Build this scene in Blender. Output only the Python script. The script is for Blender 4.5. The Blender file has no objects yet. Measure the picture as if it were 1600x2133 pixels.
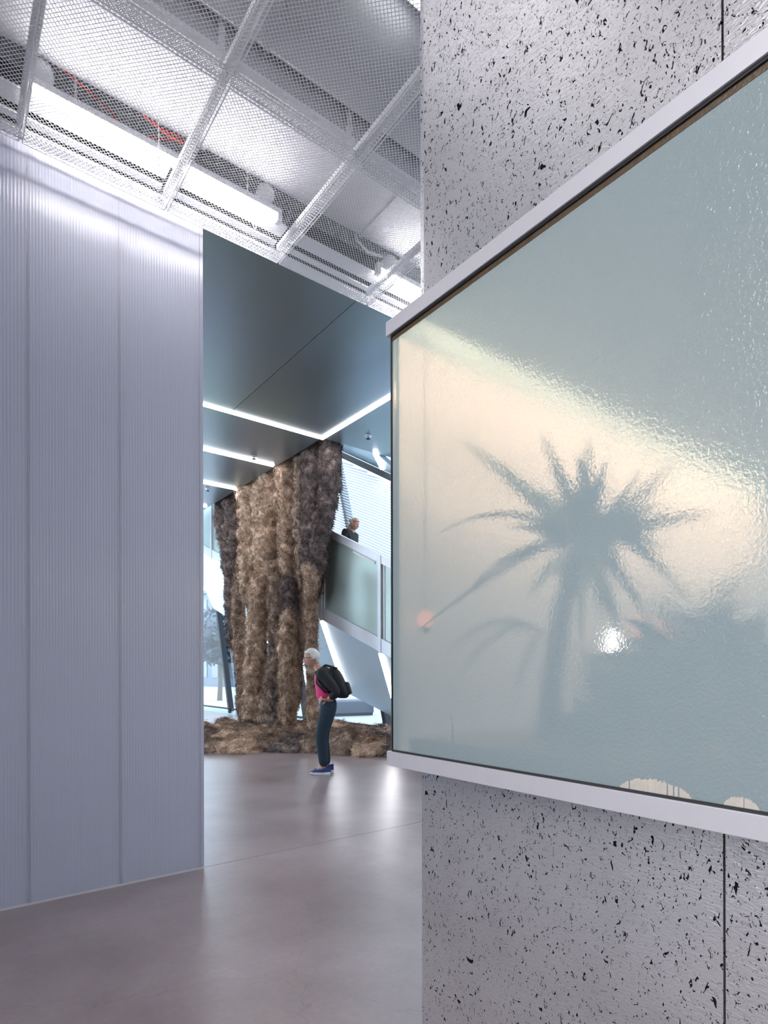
import bpy, bmesh, math, random
import numpy as np
from mathutils import Vector, Matrix, noise

random.seed(7)
rng = np.random.default_rng(7)
scene = bpy.context.scene
COL = scene.collection

# ------------------------------------------------------------------ camera
TH = math.radians(52.4)                 # viewing direction, measured from +X
CS, SN = math.cos(TH), math.sin(TH)
FPX, HOR, CAMH = 1213.0, 1400.0, 1.3
cam_d = bpy.data.cameras.new('camera')
cam = bpy.data.objects.new('camera', cam_d)
COL.objects.link(cam)
cam.location = (0, 0, CAMH)
cam.rotation_euler = (math.radians(90), math.radians(0.12), TH - math.radians(90))
cam_d.sensor_fit = 'VERTICAL'
cam_d.sensor_height = 36.0
cam_d.lens = FPX / 2133.0 * 36.0
cam_d.shift_y = (HOR - 1066.5) / 2133.0
cam_d.clip_start = 0.05
scene.camera = cam

# ------------------------------------------------------------------ world, exposure
world = bpy.data.worlds.new('world')
scene.world = world
world.use_nodes = True
bg = world.node_tree.nodes['Background']
bg.inputs[0].default_value = (0.70, 0.86, 1.0, 1)
bg.inputs[1].default_value = 5.0
scene.view_settings.view_transform = 'Standard'
scene.view_settings.look = 'None'
scene.view_settings.gamma = 1.0
scene.view_settings.use_curve_mapping = False
scene.view_settings.exposure = 0.0
scene.cycles.max_bounces = 10
scene.cycles.diffuse_bounces = 5
scene.cycles.glossy_bounces = 4
scene.cycles.transmission_bounces = 8
scene.cycles.transparent_max_bounces = 12
scene.cycles.sample_clamp_indirect = 6.0
scene.cycles.caustics_refractive = False
scene.cycles.caustics_reflective = False


def area_light(name, loc, size, size_y, power, color, direction, spread=180):
    d = bpy.data.lights.new(name, 'AREA')
    d.shape = 'RECTANGLE'; d.size = size; d.size_y = size_y
    d.energy = power; d.color = color; d.spread = math.radians(spread)
    o = bpy.data.objects.new(name, d)
    COL.objects.link(o)
    o.location = loc
    o.rotation_euler = Vector(direction).to_track_quat('-Z', 'Y').to_euler()
    return o


WARMW = (1.0, 0.95, 0.98)
# unseen fill lights added behind and beside the camera
area_light('unseen_light', (-1.6, -2.2, 4.0), 3.0, 0.25, 110, (1.0, 0.97, 1.0), (0, 0, -1), 120)
area_light('unseen_light', (-3.4, 0.4, 4.0), 0.25, 3.0, 34, (1.0, 0.96, 0.98), (4.6, 0.1, -2.4), 80)
# daylight sky seen through the far glazing is the world; the vitrine has a grow-light strip of its own
area_light('unseen_light', (0.35, 2.1, 4.72), 1.3, 0.12, 6, (1.0, 0.97, 1.0), (0.25, -0.1, -1))
area_light('grow_light', (2.75, 1.33, 2.36), 3.0, 0.06, 105, (1.0, 0.73, 0.50), (0, 0.75, -0.65))


# ------------------------------------------------------------------ helpers
def ray(px, py):
    u = (px - 800.0) / FPX
    v = (HOR - py) / FPX
    return Vector((CS + u * SN, SN - u * CS, v))


def on_x(px, py, X):
    r = ray(px, py); t = X / r.x
    return Vector((X, r.y * t, CAMH + r.z * t))


def on_y(px, py, Y):
    r = ray(px, py); t = Y / r.y
    return Vector((r.x * t, Y, CAMH + r.z * t))


def on_z(px, py, z):
    r = ray(px, py); t = (z - CAMH) / r.z
    return Vector((r.x * t, r.y * t, z))


class MB:
    def __init__(self):
        self.v = []; self.f = []

    def add(self, vs, fs):
        b = len(self.v)
        self.v.extend([tuple(p) for p in vs])
        self.f.extend([tuple(i + b for i in f) for f in fs])
        return self

    def box(self, x0, y0, z0, x1, y1, z1):
        vs = [(x0, y0, z0), (x1, y0, z0), (x1, y1, z0), (x0, y1, z0), (x0, y0, z1), (x1, y0, z1), (x1, y1, z1), (x0, y1, z1)]
        return self.add(vs, BOXF)

    def hexa(self, bottom, top):
        return self.add(list(bottom) + list(top), BOXF)

    def bar(self, a, b, w, h, up=(0, 0, 1)):
        a = Vector(a); b = Vector(b); d = (b - a).normalized()
        up = Vector(up)
        s = d.cross(up)
        if s.length < 1e-4:
            s = d.cross(Vector((1, 0, 0)))
        s.normalize(); n = s.cross(d)
        q = []
        for p in (a, b):
            for i, j in ((-1, -1), (1, -1), (1, 1), (-1, 1)):
                q.append(p + s * (w / 2 * i) + n * (h / 2 * j))
        return self.add(q, [(3, 2, 1, 0), (4, 5, 6, 7), (0, 1, 5, 4), (1, 2, 6, 5), (2, 3, 7, 6), (3, 0, 4, 7)])

    def tube(self, pts, r, seg=8, cap=True):
        pts = [Vector(p) for p in pts]
        n = len(pts)
        rr = r if isinstance(r, (list, tuple)) else [r] * n
        vs = []
        ref = Vector((0, 0, 1))
        for i, p in enumerate(pts):
            d = (pts[min(i + 1, n - 1)] - pts[max(i - 1, 0)]).normalized()
            a = d.cross(ref)
            if a.length < 0.05:
                a = d.cross(Vector((1, 0, 0)))
            a.normalize(); b = d.cross(a)
            for k in range(seg):
                t = 2 * math.pi * k / seg
                vs.append(p + (a * math.cos(t) + b * math.sin(t)) * rr[i])
        fs = []
        for i in range(n - 1):
            for k in range(seg):
                k2 = (k + 1) % seg
                fs.append((i * seg + k, i * seg + k2, (i + 1) * seg + k2, (i + 1) * seg + k))
        if cap:
            fs.append(tuple(range(seg))[::-1]); fs.append(tuple((n - 1) * seg + k for k in range(seg)))
        return self.add(vs, fs)

    def lathe(self, c, prof, seg=20, axis=(0, 0, 1)):
        c = Vector(c); q = Vector((0, 0, 1)).rotation_difference(Vector(axis))
        vs = []
        for r, z in prof:
            for k in range(seg):
                t = 2 * math.pi * k / seg
                vs.append(c + q @ Vector((r * math.cos(t), r * math.sin(t), z)))
        fs = []
        n = len(prof)
        for i in range(n - 1):
            for k in range(seg):
                k2 = (k + 1) % seg
                fs.append((i * seg + k, i * seg + k2, (i + 1) * seg + k2, (i + 1) * seg + k))
        fs.append(tuple(range(seg))[::-1]); fs.append(tuple((n - 1) * seg + k for k in range(seg)))
        return self.add(vs, fs)

    def build(self, name, m, parent=None, smooth=False, bevel=0):
        me = bpy.data.meshes.new(name)
        me.from_pydata(self.v, [], self.f)
        me.update()
        return link(name, me, m, parent, smooth, bevel)


BOXF = [(3, 2, 1, 0), (4, 5, 6, 7), (0, 1, 5, 4), (1, 2, 6, 5), (2, 3, 7, 6), (3, 0, 4, 7)]


def link(name, me, m, parent=None, smooth=False, bevel=0):
    o = bpy.data.objects.new(name, me)
    COL.objects.link(o)
    if m is not None and not me.materials:
        me.materials.append(m)
    if smooth:
        me.shade_smooth()
    if bevel:
        b = o.modifiers.new('bevel', 'BEVEL'); b.width = bevel; b.segments = 2; b.limit_method = 'ANGLE'
    if parent is not None:
        o.parent = parent
        o.matrix_parent_inverse = parent.matrix_basis.inverted()
    return o


def np_mesh(name, V, F):
    """V (n,3), F (m,k) numpy -> mesh"""
    me = bpy.data.meshes.new(name)
    k = F.shape[1]
    me.vertices.add(len(V)); me.vertices.foreach_set('co', V.astype(np.float32).ravel())
    me.loops.add(F.size); me.loops.foreach_set('vertex_index', F.astype(np.int32).ravel())
    me.polygons.add(len(F))
    me.polygons.foreach_set('loop_start', np.arange(0, F.size, k, dtype=np.int32))
    me.update(calc_edges=True)
    me.validate()
    return me


def tag(o, label=None, cat=None, group=None, kind=None):
    if label: o['label'] = label
    if cat: o['category'] = cat
    if group: o['group'] = group
    if kind: o['kind'] = kind
    return o


def thing(name, label, cat, loc=(0, 0, 0), group=None):
    o = bpy.data.objects.new(name, None)
    COL.objects.link(o)
    o.location = loc
    o.empty_display_size = 0.1
    return tag(o, label, cat, group)


def struct(o):
    o['kind'] = 'structure'
    return o


def struct_empty(name):
    o = bpy.data.objects.new(name, None)
    COL.objects.link(o)
    o['kind'] = 'structure'
    return o


# ------------------------------------------------------------------ materials
def new_mat(name):
    m = bpy.data.materials.new(name)
    m.use_nodes = True
    nt = m.node_tree
    return m, nt, nt.nodes, nt.links, nt.nodes['Principled BSDF']


def lin(r, g, b):
    f = lambda c: (c / 255.0 / 12.92) if c / 255.0 <= 0.04045 else ((c / 255.0 + 0.055) / 1.055) ** 2.4
    return (f(r), f(g), f(b), 1)


def pmat(name, col, rough=0.5, metal=0.0, nscale=0, namt=0.15, bump=0.0, bscale=60, coat=0.0, spec=0.5):
    m, nt, N, L, P = new_mat(name)
    P.inputs['Base Color'].default_value = col
    P.inputs['Roughness'].default_value = rough
    P.inputs['Metallic'].default_value = metal
    P.inputs['Coat Weight'].default_value = coat
    P.inputs['Specular IOR Level'].default_value = spec
    tc = N.new('ShaderNodeTexCoord')
    if nscale:
        n = N.new('ShaderNodeTexNoise'); n.inputs['Scale'].default_value = nscale; n.inputs['Detail'].default_value = 6
        L.new(tc.outputs['Object'], n.inputs['Vector'])
        mx = N.new('ShaderNodeMix'); mx.data_type = 'RGBA'
        mx.inputs[6].default_value = tuple(c * (1 - namt) for c in col[:3]) + (1,)
        mx.inputs[7].default_value = tuple(min(1, c * (1 + namt)) for c in col[:3]) + (1,)
        L.new(n.outputs['Fac'], mx.inputs[0]); L.new(mx.outputs[2], P.inputs['Base Color'])
    if bump:
        n2 = N.new('ShaderNodeTexNoise'); n2.inputs['Scale'].default_value = bscale; n2.inputs['Detail'].default_value = 3
        L.new(tc.outputs['Object'], n2.inputs['Vector'])
        b = N.new('ShaderNodeBump'); b.inputs['Strength'].default_value = bump; b.inputs['Distance'].default_value = 0.003
        L.new(n2.outputs['Fac'], b.inputs['Height']); L.new(b.outputs[0], P.inputs['Normal'])
    return m


def emat(name, col, s):
    m = bpy.data.materials.new(name); m.use_nodes = True
    nt = m.node_tree; nt.nodes.clear()
    e = nt.nodes.new('ShaderNodeEmission'); e.inputs[0].default_value = col; e.inputs[1].default_value = s
    o = nt.nodes.new('ShaderNodeOutputMaterial'); nt.links.new(e.outputs[0], o.inputs[0])
    return m


def floor_mat():
    m, nt, N, L, P = new_mat('polished_concrete')
    tc = N.new('ShaderNodeTexCoord')
    n1 = N.new('ShaderNodeTexNoise'); n1.inputs['Scale'].default_value = 1.3; n1.inputs['Detail'].default_value = 5; n1.inputs['Roughness'].default_value = 0.6
    n2 = N.new('ShaderNodeTexNoise'); n2.inputs['Scale'].default_value = 38; n2.inputs['Detail'].default_value = 6
    for n in (n1, n2): L.new(tc.outputs['Object'], n.inputs['Vector'])
    r = N.new('ShaderNodeValToRGB')
    r.color_ramp.elements[0].position = 0.25; r.color_ramp.elements[0].color = (0.195, 0.152, 0.152, 1)
    r.color_ramp.elements[1].position = 0.75; r.color_ramp.elements[1].color = (0.350, 0.286, 0.288, 1)
    L.new(n1.outputs['Fac'], r.inputs[0])
    mx = N.new('ShaderNodeMix'); mx.data_type = 'RGBA'; mx.blend_type = 'OVERLAY'; mx.inputs[0].default_value = 0.18
    L.new(r.outputs[0], mx.inputs[6]); L.new(n2.outputs['Color'], mx.inputs[7])
    # hairline shrinkage cracks: thin cell borders, broken up by noise
    dist = N.new('ShaderNodeTexNoise'); dist.inputs['Scale'].default_value = 3.5; dist.inputs['Detail'].default_value = 5
    L.new(tc.outputs['Object'], dist.inputs['Vector'])
    vm = N.new('ShaderNodeVectorMath'); vm.operation = 'MULTIPLY_ADD'; vm.inputs[1].default_value = (0.45, 0.45, 0)
    L.new(dist.outputs['Color'], vm.inputs[0]); L.new(tc.outputs['Object'], vm.inputs[2])
    vo = N.new('ShaderNodeTexVoronoi'); vo.voronoi_dimensions = '2D'; vo.feature = 'DISTANCE_TO_EDGE'; vo.inputs['Scale'].default_value = 0.62
    L.new(vm.outputs[0], vo.inputs['Vector'])
    mr = N.new('ShaderNodeMapRange'); mr.inputs[1].default_value = 0.0; mr.inputs[2].default_value = 0.0022; mr.inputs[3].default_value = 0.38; mr.inputs[4].default_value = 0.0
    L.new(vo.outputs['Distance'], mr.inputs[0])
    ck = N.new('ShaderNodeMix'); ck.data_type = 'RGBA'; ck.inputs[7].default_value = (0.12, 0.09, 0.09, 1)
    L.new(mr.outputs[0], ck.inputs[0]); L.new(mx.outputs[2], ck.inputs[6])
    L.new(ck.outputs[2], P.inputs['Base Color'])
    rr = N.new('ShaderNodeMapRange'); rr.inputs[3].default_value = 0.28; rr.inputs[4].default_value = 0.36
    L.new(n1.outputs['Fac'], rr.inputs[0]); L.new(rr.outputs[0], P.inputs['Roughness'])
    P.inputs['Specular IOR Level'].default_value = 0.55
    b = N.new('ShaderNodeBump'); b.inputs['Strength'].default_value = 0.08; b.inputs['Distance'].default_value = 0.002
    L.new(n2.outputs['Fac'], b.inputs['Height']); L.new(b.outputs[0], P.inputs['Normal'])
    return m


def foam_mat():
    """sheet of closed-skin aluminium foam: silvery skin broken by black open pores"""
    m, nt, N, L, P = new_mat('foamed_aluminium')
    tc = N.new('ShaderNodeTexCoord')

    def pores(scale, dist, lo, hi, rot, stretch, off):
        mp = N.new('ShaderNodeMapping'); mp.inputs['Rotation'].default_value = (rot, 0, 0); mp.inputs['Scale'].default_value = (1, stretch, 1)
        mp.inputs['Location'].default_value = (off, off * 1.7, off * 0.3)
        L.new(tc.outputs['Object'], mp.inputs['Vector'])
        n = N.new('ShaderNodeTexNoise'); n.inputs['Scale'].default_value = scale; n.inputs['Detail'].default_value = 2.2
        n.inputs['Roughness'].default_value = 0.55; n.inputs['Distortion'].default_value = dist
        L.new(mp.outputs[0], n.inputs['Vector'])
        r = N.new('ShaderNodeMapRange'); r.inputs[1].default_value = lo; r.inputs[2].default_value = hi
        L.new(n.outputs['Fac'], r.inputs[0])
        return r.outputs[0], n
    a, na = pores(52, 1.1, 0.635, 0.650, 0.7, 1.7, 0)
    b_, nb = pores(100, 1.4, 0.650, 0.668, -0.5, 1.6, 3.1)
    c, nc = pores(27, 0.8, 0.70, 0.71, 0.4, 1.3, 8.4)
    mx1 = N.new('ShaderNodeMath'); mx1.operation = 'MAXIMUM'; L.new(a, mx1.inputs[0]); L.new(b_, mx1.inputs[1])
    mx2 = N.new('ShaderNodeMath'); mx2.operation = 'MAXIMUM'; L.new(mx1.outputs[0], mx2.inputs[0]); L.new(c, mx2.inputs[1])
    skin = N.new('ShaderNodeTexNoise'); skin.inputs['Scale'].default_value = 4; skin.inputs['Detail'].default_value = 5
    L.new(tc.outputs['Object'], skin.inputs['Vector'])
    ramp = N.new('ShaderNodeValToRGB')
    ramp.color_ramp.elements[0].position = 0.3; ramp.color_ramp.elements[0].color = (0.66, 0.65, 0.67, 1)
    ramp.color_ramp.elements[1].position = 0.7; ramp.color_ramp.elements[1].color = (0.76, 0.75, 0.77, 1)
    L.new(skin.outputs['Fac'], ramp.inputs[0])
    cm = N.new('ShaderNodeMix'); cm.data_type = 'RGBA'; cm.inputs[7].default_value = (0.012, 0.012, 0.016, 1)
    L.new(mx2.outputs[0], cm.inputs[0]); L.new(ramp.outputs[0], cm.inputs[6]); L.new(cm.outputs[2], P.inputs['Base Color'])
    inv = N.new('ShaderNodeMath'); inv.operation = 'MULTIPLY_ADD'; inv.inputs[1].default_value = -0.8; inv.inputs[2].default_value = 0.8
    L.new(mx2.outputs[0], inv.inputs[0]); L.new(inv.outputs[0], P.inputs['Metallic'])
    ro = N.new('ShaderNodeMath'); ro.operation = 'MULTIPLY_ADD'; ro.inputs[1].default_value = 0.5; ro.inputs[2].default_value = 0.36
    L.new(mx2.outputs[0], ro.inputs[0]); L.new(ro.outputs[0], P.inputs['Roughness'])
    sp = N.new('ShaderNodeMath'); sp.operation = 'MULTIPLY_ADD'; sp.inputs[1].default_value = -0.5; sp.inputs[2].default_value = 0.5
    L.new(mx2.outputs[0], sp.inputs[0]); L.new(sp.outputs[0], P.inputs['Specular IOR Level'])
    # relief: crinkled skin plus the pits
    mp = N.new('ShaderNodeMapping'); mp.inputs['Rotation'].default_value = (0.6, 0, 0); mp.inputs['Scale'].default_value = (1, 0.55, 1.5)
    L.new(tc.outputs['Object'], mp.inputs['Vector'])
    cr = N.new('ShaderNodeTexNoise'); cr.inputs['Scale'].default_value = 95; cr.inputs['Detail'].default_value = 4; cr.inputs['Distortion'].default_value = 0.8
    L.new(mp.outputs[0], cr.inputs['Vector'])
    h = N.new('ShaderNodeMath'); h.operation = 'SUBTRACT'; L.new(cr.outputs['Fac'], h.inputs[0]); L.new(mx2.outputs[0], h.inputs[1])
    bp = N.new('ShaderNodeBump'); bp.inputs['Strength'].default_value = 0.6; bp.inputs['Distance'].default_value = 0.002
    L.new(h.outputs[0], bp.inputs['Height']); L.new(bp.outputs[0], P.inputs['Normal'])
    return m


def poly_mat():
    m, nt, N, L, P = new_mat('multiwall_polycarbonate')
    P.inputs['Base Color'].default_value = (0.54, 0.54, 0.60, 1)
    P.inputs['Roughness'].default_value = 0.24
    P.inputs['Specular IOR Level'].default_value = 0.8
    tr = N.new('ShaderNodeBsdfTranslucent'); tr.inputs[0].default_value = (0.46, 0.53, 0.68, 1)
    mx = N.new('ShaderNodeMixShader'); mx.inputs[0].default_value = 0.30
    out = N['Material Output']
    L.new(P.outputs[0], mx.inputs[1]); L.new(tr.outputs[0], mx.inputs[2]); L.new(mx.outputs[0], out.inputs[0])
    return m


def soffit_mat():
    m, nt, N, L, P = new_mat('burnished_soffit_metal')
    tc = N.new('ShaderNodeTexCoord')
    n = N.new('ShaderNodeTexNoise'); n.inputs['Scale'].default_value = 0.55; n.inputs['Detail'].default_value = 3
    L.new(tc.outputs['Object'], n.inputs['Vector'])
    r = N.new('ShaderNodeValToRGB')
    r.color_ramp.elements[0].position = 0.35; r.color_ramp.elements[0].color = (0.31, 0.37, 0.42, 1)
    r.color_ramp.elements[1].position = 0.65; r.color_ramp.elements[1].color = (0.30, 0.39, 0.38, 1)
    L.new(n.outputs['Fac'], r.inputs[0]); L.new(r.outputs[0], P.inputs['Base Color'])
    P.inputs['Metallic'].default_value = 0.8
    P.inputs['Roughness'].default_value = 0.34
    P.inputs['Anisotropic'].default_value = 0.4
    mp = N.new('ShaderNodeMapping'); mp.inputs['Scale'].default_value = (2, 260, 1)
    L.new(tc.outputs['Object'], mp.inputs['Vector'])
    b1 = N.new('ShaderNodeTexNoise'); b1.inputs['Scale'].default_value = 1.0; b1.inputs['Detail'].default_value = 2
    L.new(mp.outputs[0], b1.inputs['Vector'])
    bp = N.new('ShaderNodeBump'); bp.inputs['Strength'].default_value = 0.04; bp.inputs['Distance'].default_value = 0.002
    L.new(b1.outputs['Fac'], bp.inputs['Height']); L.new(bp.outputs[0], P.inputs['Normal'])
    return m


def clear_glass_mat(name='clear_glass', tint=(0.93, 0.97, 1.0, 1), refl=0.07):
    m = bpy.data.materials.new(name); m.use_nodes = True
    nt = m.node_tree; nt.nodes.clear(); N = nt.nodes; L = nt.links
    t = N.new('ShaderNodeBsdfTransparent'); t.inputs[0].default_value = tint
    g = N.new('ShaderNodeBsdfGlossy'); g.inputs['Roughness'].default_value = 0.02
    mx = N.new('ShaderNodeMixShader'); out = N.new('ShaderNodeOutputMaterial')
    mx.inputs[0].default_value = refl
    L.new(t.outputs[0], mx.inputs[1]); L.new(g.outputs[0], mx.inputs[2]); L.new(mx.outputs[0], out.inputs[0])
    return m


def film_glass_mat():
    """hammered glass carrying a milky blue-green film; the film is rubbed away in places along the bottom edge"""
    m = bpy.data.materials.new('hammered_film_glass'); m.use_nodes = True
    nt = m.node_tree; nt.nodes.clear(); N = nt.nodes; L = nt.links
    tc = N.new('ShaderNodeTexCoord')
    n = N.new('ShaderNodeTexNoise'); n.inputs['Scale'].default_value = 135; n.inputs['Detail'].default_value = 2.0; n.inputs['Distortion'].default_value = 0.4
    L.new(tc.outputs['Object'], n.inputs['Vector'])
    bp = N.new('ShaderNodeBump'); bp.inputs['Strength'].default_value = 0.75; bp.inputs['Distance'].default_value = 0.0018
    L.new(n.outputs['Fac'], bp.inputs['Height'])
    rf = N.new('ShaderNodeBsdfRefraction'); rf.inputs['Color'].default_value = (1.0, 0.97, 0.93, 1)
    rf.inputs['Roughness'].default_value = 0.16; rf.inputs['IOR'].default_value = 1.22
    L.new(bp.outputs[0], rf.inputs['Normal'])
    df = N.new('ShaderNodeBsdfDiffuse'); df.inputs[0].default_value = (0.56, 0.69, 0.72, 1)
    L.new(bp.outputs[0], df.inputs['Normal'])
    gl = N.new('ShaderNodeBsdfGlossy'); gl.inputs['Roughness'].default_value = 0.18
    L.new(bp.outputs[0], gl.inputs['Normal'])
    mx = N.new('ShaderNodeMixShader'); mx.inputs[0].default_value = 0.50
    L.new(rf.outputs[0], mx.inputs[1]); L.new(df.outputs[0], mx.inputs[2])
    m2 = N.new('ShaderNodeMixShader'); m2.inputs[0].default_value = 0.035
    L.new(mx.outputs[0], m2.inputs[1]); L.new(gl.outputs[0], m2.inputs[2])
    out = N.new('ShaderNodeOutputMaterial'); L.new(m2.outputs[0], out.inputs[0])
    return m


def fleece_mat(name, c0, c1, c2):
    m, nt, N, L, P = new_mat(name)
    tc = N.new('ShaderNodeTexCoord')
    n = N.new('ShaderNodeTexNoise'); n.inputs['Scale'].default_value = 6.5; n.inputs['Detail'].default_value = 8; n.inputs['Roughness'].default_value = 0.75
    L.new(tc.outputs['Object'], n.inputs['Vector'])
    r = N.new('ShaderNodeValToRGB')
    r.color_ramp.elements[0].position = 0.33; r.color_ramp.elements[0].color = c0
    r.color_ramp.elements[1].position = 0.68; r.color_ramp.elements[1].color = c2
    e = r.color_ramp.elements.new(0.5); e.color = c1
    L.new(n.outputs['Fac'], r.inputs[0])
    ge = N.new('ShaderNodeNewGeometry')          # every fibre a shade of its own
    mr = N.new('ShaderNodeMapRange'); mr.inputs[3].default_value = 0.55; mr.inputs[4].default_value = 1.5
    L.new(ge.outputs['Random Per Island'], mr.inputs[0])
    sc2 = N.new('ShaderNodeMix'); sc2.data_type = 'RGBA'; sc2.blend_type = 'MULTIPLY'; sc2.inputs[0].default_value = 1.0
    L.new(r.outputs[0], sc2.inputs[6]); L.new(mr.outputs[0], sc2.inputs[7])
    L.new(sc2.outputs[2], P.inputs['Base Color'])
    P.inputs['Roughness'].default_value = 0.9
    P.inputs['Specular IOR Level'].default_value = 0.1
    return m


M = {}
M['floor'] = floor_mat()
M['foam'] = foam_mat()
M['poly'] = poly_mat()
M['soffit'] = soffit_mat()
M['glass'] = clear_glass_mat()
M['film'] = film_glass_mat()
M['warmglass'] = clear_glass_mat('warm_tint_glass', (1.0, 0.88, 0.80, 1))  # warm tint offsets the blue daylight of the added window
M['white'] = pmat('white_paint', (0.78, 0.78, 0.80, 1), 0.55, nscale=3, namt=0.03)
M['mesh'] = pmat('white_powder_coat', (0.80, 0.80, 0.82, 1), 0.45, nscale=12, namt=0.03)
M['ductpaint'] = pmat('duct_paint', (0.52, 0.52, 0.55, 1), 0.55, nscale=3, namt=0.03)
M['slab'] = pmat('pale_grey_slab', (0.50, 0.49, 0.52, 1), 0.7, nscale=2, namt=0.08)
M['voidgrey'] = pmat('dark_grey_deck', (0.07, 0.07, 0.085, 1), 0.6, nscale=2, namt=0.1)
M['roomwall'] = pmat('white_hall_wall', (0.74, 0.73, 0.76, 1), 0.6, nscale=2, namt=0.03)
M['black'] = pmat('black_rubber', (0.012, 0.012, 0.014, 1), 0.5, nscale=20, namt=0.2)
M['joint'] = pmat('dark_joint', (0.03, 0.03, 0.035, 1), 0.7, nscale=20, namt=0.2)
M['rail'] = pmat('satin_aluminium_rail', (0.66, 0.65, 0.69, 1), 0.42, metal=0.35, nscale=30, namt=0.03)
M['edgeglass'] = pmat('green_glass_edge', (0.10, 0.15, 0.13, 1), 0.12, nscale=25, namt=0.4)
M['brownrefl'] = pmat('brown_reflection', (0.10, 0.065, 0.035, 1), 0.4, nscale=60, namt=0.5, bump=0.5, bscale=140)  # colour of the brown reflection band below the vitrine's top rail
M['led'] = emat('led_diffuser', (1.0, 0.97, 1.0, 1), 26.0)
M['ledsoft'] = emat('led_diffuser_soft', (0.97, 0.97, 1.0, 1), 5.0)
M['tube'] = emat('fluorescent_tube', (1.0, 0.97, 1.0, 1), 85.0)
M['steel'] = pmat('black_steel', (0.010, 0.012, 0.018, 1), 0.5, nscale=5, namt=0.2, spec=0.2)
M['bluemetal'] = pmat('pale_blue_metal', (0.40, 0.53, 0.62, 1), 0.36, metal=0.35, nscale=0.6, namt=0.06)
M['balframe'] = pmat('satin_steel_frame', (0.52, 0.51, 0.54, 1), 0.38, metal=0.5, nscale=6, namt=0.05)
M['balpanel'] = pmat('etched_metal_panel', (0.36, 0.42, 0.39, 1), 0.32, metal=0.5, nscale=1.1, namt=0.16)
M['blind'] = None
M['case_lid'] = pmat('blue_grey_lid', (0.30, 0.40, 0.42, 1), 0.6, nscale=4, namt=0.05)
M['soil'] = pmat('dark_soil', (0.05, 0.04, 0.03, 1), 0.9, nscale=30, namt=0.5, bump=0.8, bscale=50)
M['leaf'] = pmat('green_leaf', (0.035, 0.085, 0.04, 1), 0.45, nscale=14, namt=0.3)
M['bark'] = pmat('brown_bark', (0.07, 0.05, 0.035, 1), 0.85, nscale=25, namt=0.4, bump=0.6, bscale=40)
M['red'] = pmat('red_cable', (0.75, 0.04, 0.02, 1), 0.4, nscale=40, namt=0.1)
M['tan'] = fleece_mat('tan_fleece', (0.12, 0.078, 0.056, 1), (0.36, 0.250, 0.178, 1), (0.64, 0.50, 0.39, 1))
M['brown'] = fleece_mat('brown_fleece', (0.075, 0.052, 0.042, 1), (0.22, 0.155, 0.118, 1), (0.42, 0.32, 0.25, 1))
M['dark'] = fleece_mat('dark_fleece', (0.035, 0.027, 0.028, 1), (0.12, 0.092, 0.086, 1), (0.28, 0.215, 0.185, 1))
M['skin'] = pmat('skin', (0.46, 0.24, 0.17, 1), 0.5, nscale=30, namt=0.06)
M['jacket'] = pmat('black_jacket_cloth', (0.006, 0.006, 0.008, 1), 0.8, nscale=30, namt=0.3)
M['pack'] = pmat('black_nylon', (0.004, 0.004, 0.005, 1), 0.7, nscale=20, namt=0.3)
M['pink'] = pmat('magenta_knit', (0.72, 0.03, 0.18, 1), 0.7, nscale=30, namt=0.12)
M['jeans'] = pmat('dark_denim', (0.008, 0.024, 0.040, 1), 0.8, nscale=40, namt=0.35)
M['shoe'] = pmat('blue_shoe_mesh', (0.015, 0.03, 0.16, 1), 0.6, nscale=60, namt=0.3)
M['sole'] = pmat('white_rubber', (0.75, 0.75, 0.74, 1), 0.5, nscale=40, namt=0.05)
M['hairgrey'] = pmat('silver_hair', (0.62, 0.57, 0.52, 1), 0.5, nscale=60, namt=0.25)
M['hairblond'] = pmat('blond_hair', (0.40, 0.28, 0.20, 1), 0.5, nscale=60, namt=0.3)
M['paving'] = pmat('bright_paving', (0.30, 0.32, 0.34, 1), 0.7, nscale=1.2, namt=0.06)
M['bench'] = pmat('blue_grey_stone', (0.045, 0.055, 0.08, 1), 0.7, nscale=3, namt=0.1)
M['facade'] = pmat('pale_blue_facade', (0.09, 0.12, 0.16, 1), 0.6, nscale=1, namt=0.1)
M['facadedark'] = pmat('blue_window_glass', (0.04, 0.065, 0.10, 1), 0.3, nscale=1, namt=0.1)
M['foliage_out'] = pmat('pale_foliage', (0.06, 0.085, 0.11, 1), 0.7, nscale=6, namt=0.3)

# ------------------------------------------------------------------ the shell
WY = 3.80                 # plane of the polycarbonate wall
WALLX = 1.364             # face of the foamed aluminium wall
WALLY = 1.536             # its end
SOF = 5.32                # atrium soffit height
CX, CY = 5.264, 8.563     # corner of the soffit opening
FX = 7.30                 # glass facade
# floor: two poured slabs divided by a saw-cut joint
JY = 1.9
jp = on_z(660, 1757, 0.0)
fl = struct_empty('floor')
JY = jp.y
MB().box(-6, -5, -0.12, FX + 0.05, JY - 0.003, 0).build('slab', M['floor'], fl)
MB().box(-6, JY + 0.003, -0.12, FX + 0.05, 21, 0).build('slab', M['floor'], fl)
MB().box(-6, JY - 0.01, -0.11, FX, JY + 0.01, -0.008).build('joint_seal', M['joint'], fl)

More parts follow.
